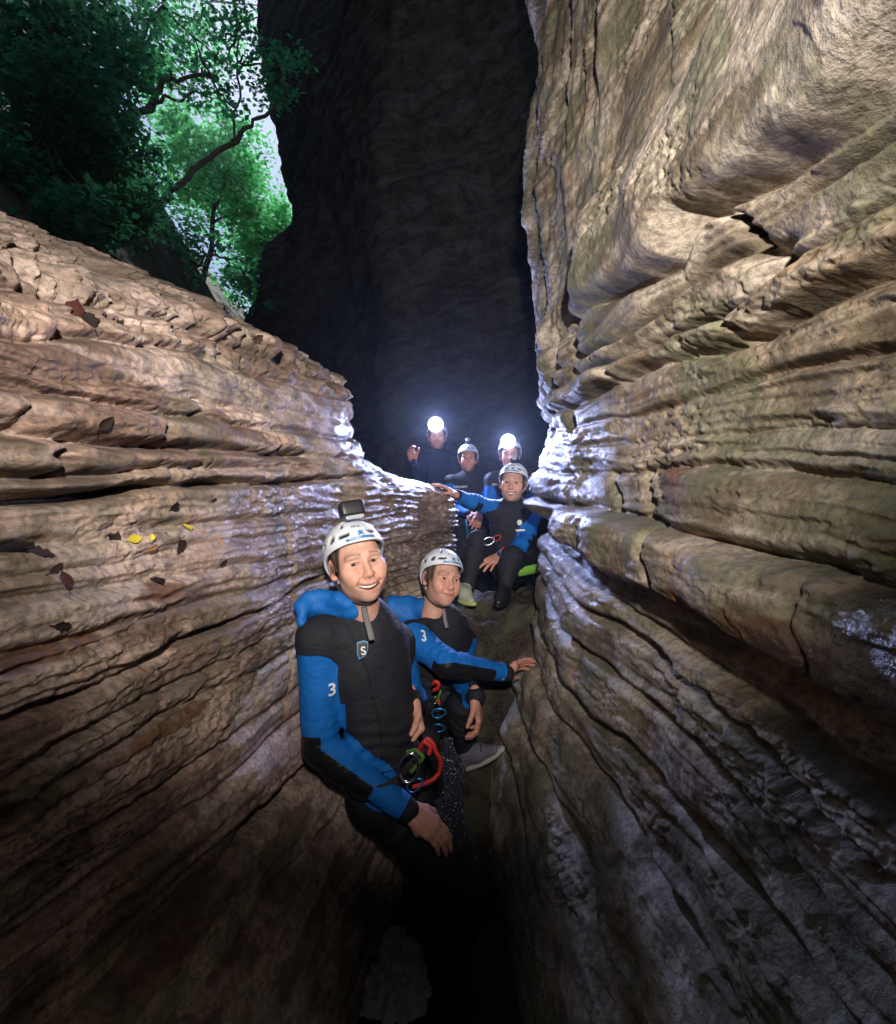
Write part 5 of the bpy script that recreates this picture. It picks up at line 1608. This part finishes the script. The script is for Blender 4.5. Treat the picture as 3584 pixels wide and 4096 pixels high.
# --- third: sitting on the ramp with an arm stretched to the ledge
p3 = make_person('laughing man seated on the ramp, one arm stretched to the ledge', GRP,
    dict(c=P(513, 484, 3.2), yaw=-14, roll=4, pitch=2, smile='open', vox=.0042, hvox=.0045, skin=(.54, .30, .225), stubble=.3, hair=(.05, .035, .025), seed=3, wide=1.04),
    dict(neck=P(514, 505, 3.24), hip=P(512, 566, 3.30), shR=P(495, 510, 3.20), shL=P(532, 513, 3.30), elR=P(477, 503, 3.12), wrR=P(457, 495, 3.00),
         elL=P(527, 541, 3.12), wrL=P(502, 556, 2.95), thR=P(505, 567, 3.25), thL=P(520, 567, 3.30), knR=P(477, 541, 2.95), anR=P(467, 592, 2.85),
         knL=P(512, 556, 2.85), anL=P(504, 592, 2.82), base=(.45, 3.3, 1.4)),
    dict(padR=(0, 0, -1), padL=(.9, .3, -.3), start=.12, outR=(0, -.5, .8), outL=(.3, -.9, 0), padlen=.2), .011,
    [('R', dict(d=P(446, 488, 2.97) - P(457, 495, 3.0), palm=(-.4, 0, -1), thumb=(0, -1, 0), curl=(10, 15, 10), spread=14)),
     ('L', dict(d=P(482, 566, 2.86) - P(502, 556, 2.95), palm=(0, .5, -1), thumb=(-.2, -.3, 1), curl=(8, 14, 10), spread=22))])
headlamp(p3, 0, c=(0, -.03, .160), size=(.05, .05, .04), tilt=-30, lens=.018)
V2, F = fine_poly([(.03 * math.cos(a), .032 * math.sin(a)) for a in np.linspace(0, 6.28, 16, endpoint=False)]); decal('sleeve_print', V2 * .6, F, P(525, 523, 3.0), (1, .1, 0), (0, 0, 1), p3['bvh'], M_WHITE, p3['root'])
V2 = np.array([(-.028, -.006), (.028, -.006), (.028, .006), (-.028, .006)]); decal('sleeve_band', V2, np.array([(0, 1, 2), (0, 2, 3)]), P(525.5, 531, 3.0), (1, .1, 0.05), (0, 0, 1), p3['bvh'], M_WHITE, p3['root'])
shoe(p3, P(466, 590, 2.83), P(456, 597, 2.86), P(474, 606, 2.66), M_SHOEW, M_SOLEG, up=(0, -.2, 1), vox=.009)
shoe(p3, P(503, 590, 2.80), P(505, 600, 2.84), P(498, 608, 2.66), M_BLACK, M_BLACK, up=(0, -.2, 1), vox=.012)
hn = ribbon(p3, 'harness', [P(494, 548, 3.05), P(508, 552, 3.0), P(522, 550, 3.08)], .05, .008, M_DSTRAP, (0, .1, 1), 18)
ribbon(p3, 'orange_tag', [P(509, 562, 2.84), P(508, 568, 2.83), P(507, 574, 2.83)], .055, .012, M_ORANGE, (1, 0, 0), 8, hn)
ribbon(p3, 'green_pad', [P(518, 572, 2.98), P(528, 570, 3.0), P(538, 568, 3.05)], .055, .02, M_LIME, (0, 0, 1), 10, hn)
carabiner(p3, P(489, 541, 2.9), rot('Y', 70), .07, M_STEEL, hn); carabiner(p3, P(497, 538, 2.94), rot('Y', 60), .05, M_RED, hn)
ribbon(p3, 'wrist_strap', [P(504, 547, 2.90), P(503, 553, 2.88), P(502, 557, 2.92)], .02, .006, M_RED, (1, 0, 0), 8)

# --- fourth: standing between the two lit lamps
p4 = make_person('helmeted canyoner standing between the two lit headlamps, hands held low', GRP,
    dict(c=P(468, 459, 4.3), yaw=-2, roll=0, pitch=0, smile='small', vox=.0052, hvox=.0055, skin=(.42, .205, .14), stubble=.3, hair=(.03, .022, .016), seed=4, wide=.92, scale=.96),
    dict(neck=P(468, 475, 4.33), hip=P(471, 531, 4.40), shR=P(451, 482, 4.3), shL=P(487, 483, 4.35), elR=P(453, 508, 4.25), wrR=P(469, 514, 4.02),
         elL=P(492, 508, 4.22), wrL=P(480, 513, 4.0), thR=P(464, 533, 4.4), thL=P(479, 533, 4.42), knR=P(463, 572, 4.25), anR=(.13, 4.40, 1.10),
         knL=P(483, 572, 4.25), anL=(.32, 4.42, 1.10), base=(.22, 4.4, 1.0)),
    dict(padR=(0, 1, 0), padL=(0, 1, 0), start=.10, outR=(-.7, -.7, 0), outL=(.7, -.7, 0), padlen=.1), .014,
    [('R', dict(d=P(474, 522, 3.9) - P(469, 514, 4.02), palm=(.4, .5, -.6), thumb=(.5, -.5, .5), curl=(20, 25, 20))),
     ('L', dict(d=P(477, 523, 3.9) - P(480, 513, 4.0), palm=(-.4, .5, -.6), thumb=(-.5, -.5, .5), curl=(15, 22, 15), spread=12))])
headlamp(p4, 0, c=(0, -.04, .162), size=(.05, .05, .04), tilt=-30, lens=.018)
hn = ribbon(p4, 'harness', [P(456, 522, 4.28), P(470, 526, 4.22), P(486, 523, 4.3)], .05, .008, M_DSTRAP, (0, .1, 1), 18)
sl('blue_sling', [P(466, 519, 4.1), P(467, 527, 4.1), P(468, 536, 4.12)], .012, M_CYAN, 10); sl('blue_sling', [P(494, 512, 4.1), P(493.5, 517, 4.1)], .012, M_CYAN, 6)
V2 = np.array([(-.05, -.012), (.05, -.012), (.05, .012), (-.05, .012)]); decal('chest_lettering', *text_mesh('DOLOMITI', .026), P(461, 486, 4.1), (1, 0, 0), (0, 0, 1), p4['bvh'], M_WHITE, p4['root'])

# --- fifth: lit lamp, arm raised, on the left
p5 = make_person('canyoner at the back with a lit headlamp and one raised hand', GRP,
    dict(c=P(437, 437, 4.6), yaw=1, roll=0, pitch=-3, smile='small', vox=.0056, hvox=.006, skin=(.42, .205, .14), stubble=.9, hair=(.03, .022, .016), seed=5, logo=False, wide=1.06),
    dict(neck=P(438, 454, 4.63), hip=P(440, 512, 4.70), shR=P(423, 462, 4.6), shL=P(454, 461, 4.66), elR=P(421, 484, 4.48), wrR=P(413, 461, 4.30),
         elL=P(457, 490, 4.58), wrL=P(449, 510, 4.40), thR=P(433, 514, 4.7), thL=P(448, 514, 4.72), knR=(-.16, 4.6, 1.46), anR=(-.16, 4.72, 1.10),
         knL=(.02, 4.6, 1.46), anL=(.02, 4.72, 1.10), base=(-.07, 4.7, 1.0)),
    dict(noblue=True, col=(.010, .022, .075), padR=(0, 1, 0), padL=(0, 1, 0)), .015,
    [('R', dict(d=P(409, 446, 4.26) - P(413, 461, 4.30), palm=(.3, -.8, .2), thumb=(1, 0, .2), curl=(35, 45, 30))),
     ('L', dict(palm=(-.5, .5, -.6), thumb=(-.5, -.5, .5), curl=(20, 25, 20)))])
headlamp(p5, 280, c=(-.012, -.118, .100), size=(.085, .05, .075), tilt=-6, lens=.072)

# --- sixth: lit lamp, behind the seated man
p6 = make_person('canyoner with a lit headlamp half hidden behind the laughing seated man', GRP,
    dict(c=P(510, 455, 4.05), yaw=-8, roll=-2, pitch=-3, smile='small', vox=.0054, hvox=.006, skin=(.42, .205, .14), stubble=.3, hair=(.03, .022, .016), seed=6, logo=False, wide=.98),
    dict(neck=P(511, 472, 4.08), hip=P(512, 530, 4.15), shR=P(492, 480, 4.05), shL=P(531, 480, 4.10), elR=P(490, 508, 4.0), wrR=P(497, 528, 3.85),
         elL=P(538, 508, 4.0), wrL=P(530, 528, 3.85), thR=P(504, 532, 4.15), thL=P(522, 532, 4.15), knR=(.47, 4.05, 1.45), anR=(.47, 4.15, 1.1),
         knL=(.68, 4.05, 1.45), anL=(.68, 4.15, 1.1), base=(.55, 4.1, 1.0)),
    dict(padR=(0, 1, 0), padL=(0, 1, 0), start=.25, outR=(-.7, -.7, 0), outL=(.7, -.7, 0), padlen=.1), .015,
    [('R', dict(palm=(.5, .5, -.6), thumb=(.5, -.5, .5), curl=(20, 25, 20))), ('L', dict(palm=(-.5, .5, -.6), thumb=(-.5, -.5, .5), curl=(20, 25, 20)))])
headlamp(p6, 230, c=(-.012, -.118, .100), size=(.08, .05, .07), tilt=-6, lens=.062)
decal('chest_lettering', *text_mesh('DOLOMITI', .024), P(500, 484, 3.9), (1, 0, 0), (0, 0, 1), p6['bvh'], M_WHITE, p6['root'])
# ------------------------------------------------------------------ fallen leaves and a stick on the left wall
M_LEAVES = dict(yellow=plain('yellow_leaf', (.62, .50, .03), .6), brown=plain('brown_leaf', (.045, .024, .018), .75, .2), orange=plain('orange_leaf', (.42, .20, .06), .6), red=plain('red_brown_leaf', (.06, .02, .016), .75, .2), dark=plain('dark_wet_leaf', (.022, .014, .013), .75, .2))
bpy.context.view_layer.update()
DG_ = bpy.context.evaluated_depsgraph_get()


def surf(px, py):
    d = Vector(P(px, py, 1.0)) - Vector((0, 0, CAMZ)); d.normalize()
    ok, loc, nor, *_ = scene.ray_cast(DG_, Vector((0, 0, CAMZ)) + d * .1, d)
    if nor.dot(d) > 0: nor = -nor
    return loc, nor


def leaf_at(label, px, py, L, kind, ang, wid=.5, lobes=0, curl=.25):
    loc, nor = surf(px, py)
    n = 13; t = np.linspace(0, 1, n); w = wid * L * .5 * np.sin(np.pi * t ** .85) * (1 + (.25 * np.sin(t * 19) if lobes else 0)) + .0004
    bend = curl * L * (t - .5) ** 2 - .02 * L
    rows = []
    for k, f in enumerate((-1, -.5, 0, .5, 1)):
        rows.append(np.stack([(t - .5) * L, w * f, bend + abs(f) * w * .45 * (1 if k < 2 else .7)], -1))
    V = np.stack(rows, 0).reshape(-1, 3)
    vid = np.arange(5 * n).reshape(5, n); q = np.stack([vid[:-1, :-1], vid[:-1, 1:], vid[1:, 1:], vid[1:, :-1]], -1).reshape(-1, 4)
    sv, sq = tube(curve_pts([(-.5 * L, 0, bend[0]), (-.62 * L, .02 * L, bend[0] + .02 * L), (-.75 * L, .0, bend[0])], 6), np.full(6, .0009), 4)
    z = np.array(nor); x = unit(np.cross((0, 0, 1), z)); y = np.cross(z, x); a = math.radians(ang)
    M = np.stack([x * math.cos(a) + y * math.sin(a), -x * math.sin(a) + y * math.cos(a), z], 1)
    c = np.array(loc) + z * (.004 + .03 * L)
    root = empty('fallen_leaf', c)
    tag(root, label, 'leaf', 'leaves lying on the rock wall')
    mesh_np('blade', V @ M.T + c, q, M_LEAVES[kind], root); mesh_np('stalk', sv @ M.T + c, sq, M_LEAVES[kind], root)


for a in [('bright yellow leaf, the largest yellow one on the rock', 185, 529, .034, 'yellow', 50, .7),
          ('pale yellow leaf lying flat beside a small dark leaf', 133, 540, .030, 'yellow', 10, .55),
          ('tiny yellow leaf just above the orange scrap', 151, 538, .014, 'yellow', 80, .7),
          ('small orange leaf scrap under the tiny yellow leaf', 151, 546, .022, 'orange', 30, .5),
          ('large dark red leaf high on the wall near the rim', 76, 312, .052, 'red', 70, .7, 1),
          ('dark leaf hanging just below the large dark red one', 90, 322, .040, 'dark', 110, .6, 1),
          ('long torn dark leaf hanging below the long crack', 172, 506, .055, 'dark', 115, .35, 1),
          ('dark upright leaf left of the pale yellow leaf', 112, 537, .034, 'dark', 75, .6),
          ('broad dark brown pointed leaf below the bright yellow leaf', 178, 546, .050, 'brown', -50, .6),
          ('narrow orange leaf lying toward the glinting wet rock', 218, 541, .040, 'orange', 120, .18),
          ('big sodden black leaf at the left edge of the wall', 14, 551, .055, 'dark', 20, .8, 1),
          ('crumpled dark leaf beside the big sodden one', 40, 556, .035, 'brown', -30, .7, 1),
          ('curled brown leaf at the right end of the sodden heap', 53, 566, .024, 'brown', 40, .6, 1),
          ('rounded red-brown leaf under the sodden heap', 61, 580, .026, 'red', 80, .85),
          ('square dark leaf alone on the pale lower bed', 155, 583, .038, 'dark', 60, .75),
          ('small dark leaf close to the wet blue-glinting rock', 222, 561, .026, 'dark', 60, .6),
          ('small dark scrap of leaf just under the long crack', 212, 499, .022, 'dark', 10, .5),
          ('dark leaf tucked under the thick bed of the upper wall', 104, 421, .030, 'dark', 65, .6),
          ('small dark twisted leaf on the lower wall', 61, 624, .024, 'dark', -10, .5, 1),
          ('purple-brown leaf cluster on the rim near the dark cliff', 257, 338, .042, 'brown', 60, .7, 1)]:
    leaf_at(*a)
l0, n0 = surf(404, 475); l1, n1 = surf(428, 474)
v, q = tube(curve_pts([np.array(l0) + (0, 0, .015), (np.array(l0) + np.array(l1)) / 2 + (0, -.02, .03), np.array(l1) + (0, 0, .015)], 14, .006, 2), np.linspace(.012, .006, 14), 6)
tag(mesh_np('stick', v, q, M_BARK), 'short brown stick lying on top of the wet ledge', 'stick')

# ------------------------------------------------------------------ misty air in the slot
m = bpy.data.materials.new('mist'); m.use_nodes = True; nt = m.node_tree
for n in list(nt.nodes): nt.nodes.remove(n)
out = nt.nodes.new('ShaderNodeOutputMaterial'); pv = nt.nodes.new('ShaderNodeVolumePrincipled')
pv.inputs['Color'].default_value = (.70, .82, 1, 1); pv.inputs['Density'].default_value = 0.0019; pv.inputs['Anisotropy'].default_value = 0.8
nt.links.new(pv.outputs[0], out.inputs['Volume'])
c8 = np.array([(x, y, z) for x in (-22, 8) for y in (-7, 30) for z in (-2, 28)], float)
hz = mesh_np('haze', c8, np.array([(0, 1, 3, 2), (4, 6, 7, 5), (0, 4, 5, 1), (2, 3, 7, 6), (0, 2, 6, 4), (1, 5, 7, 3)]), m, smooth=False)
tag(hz, kind='stuff')
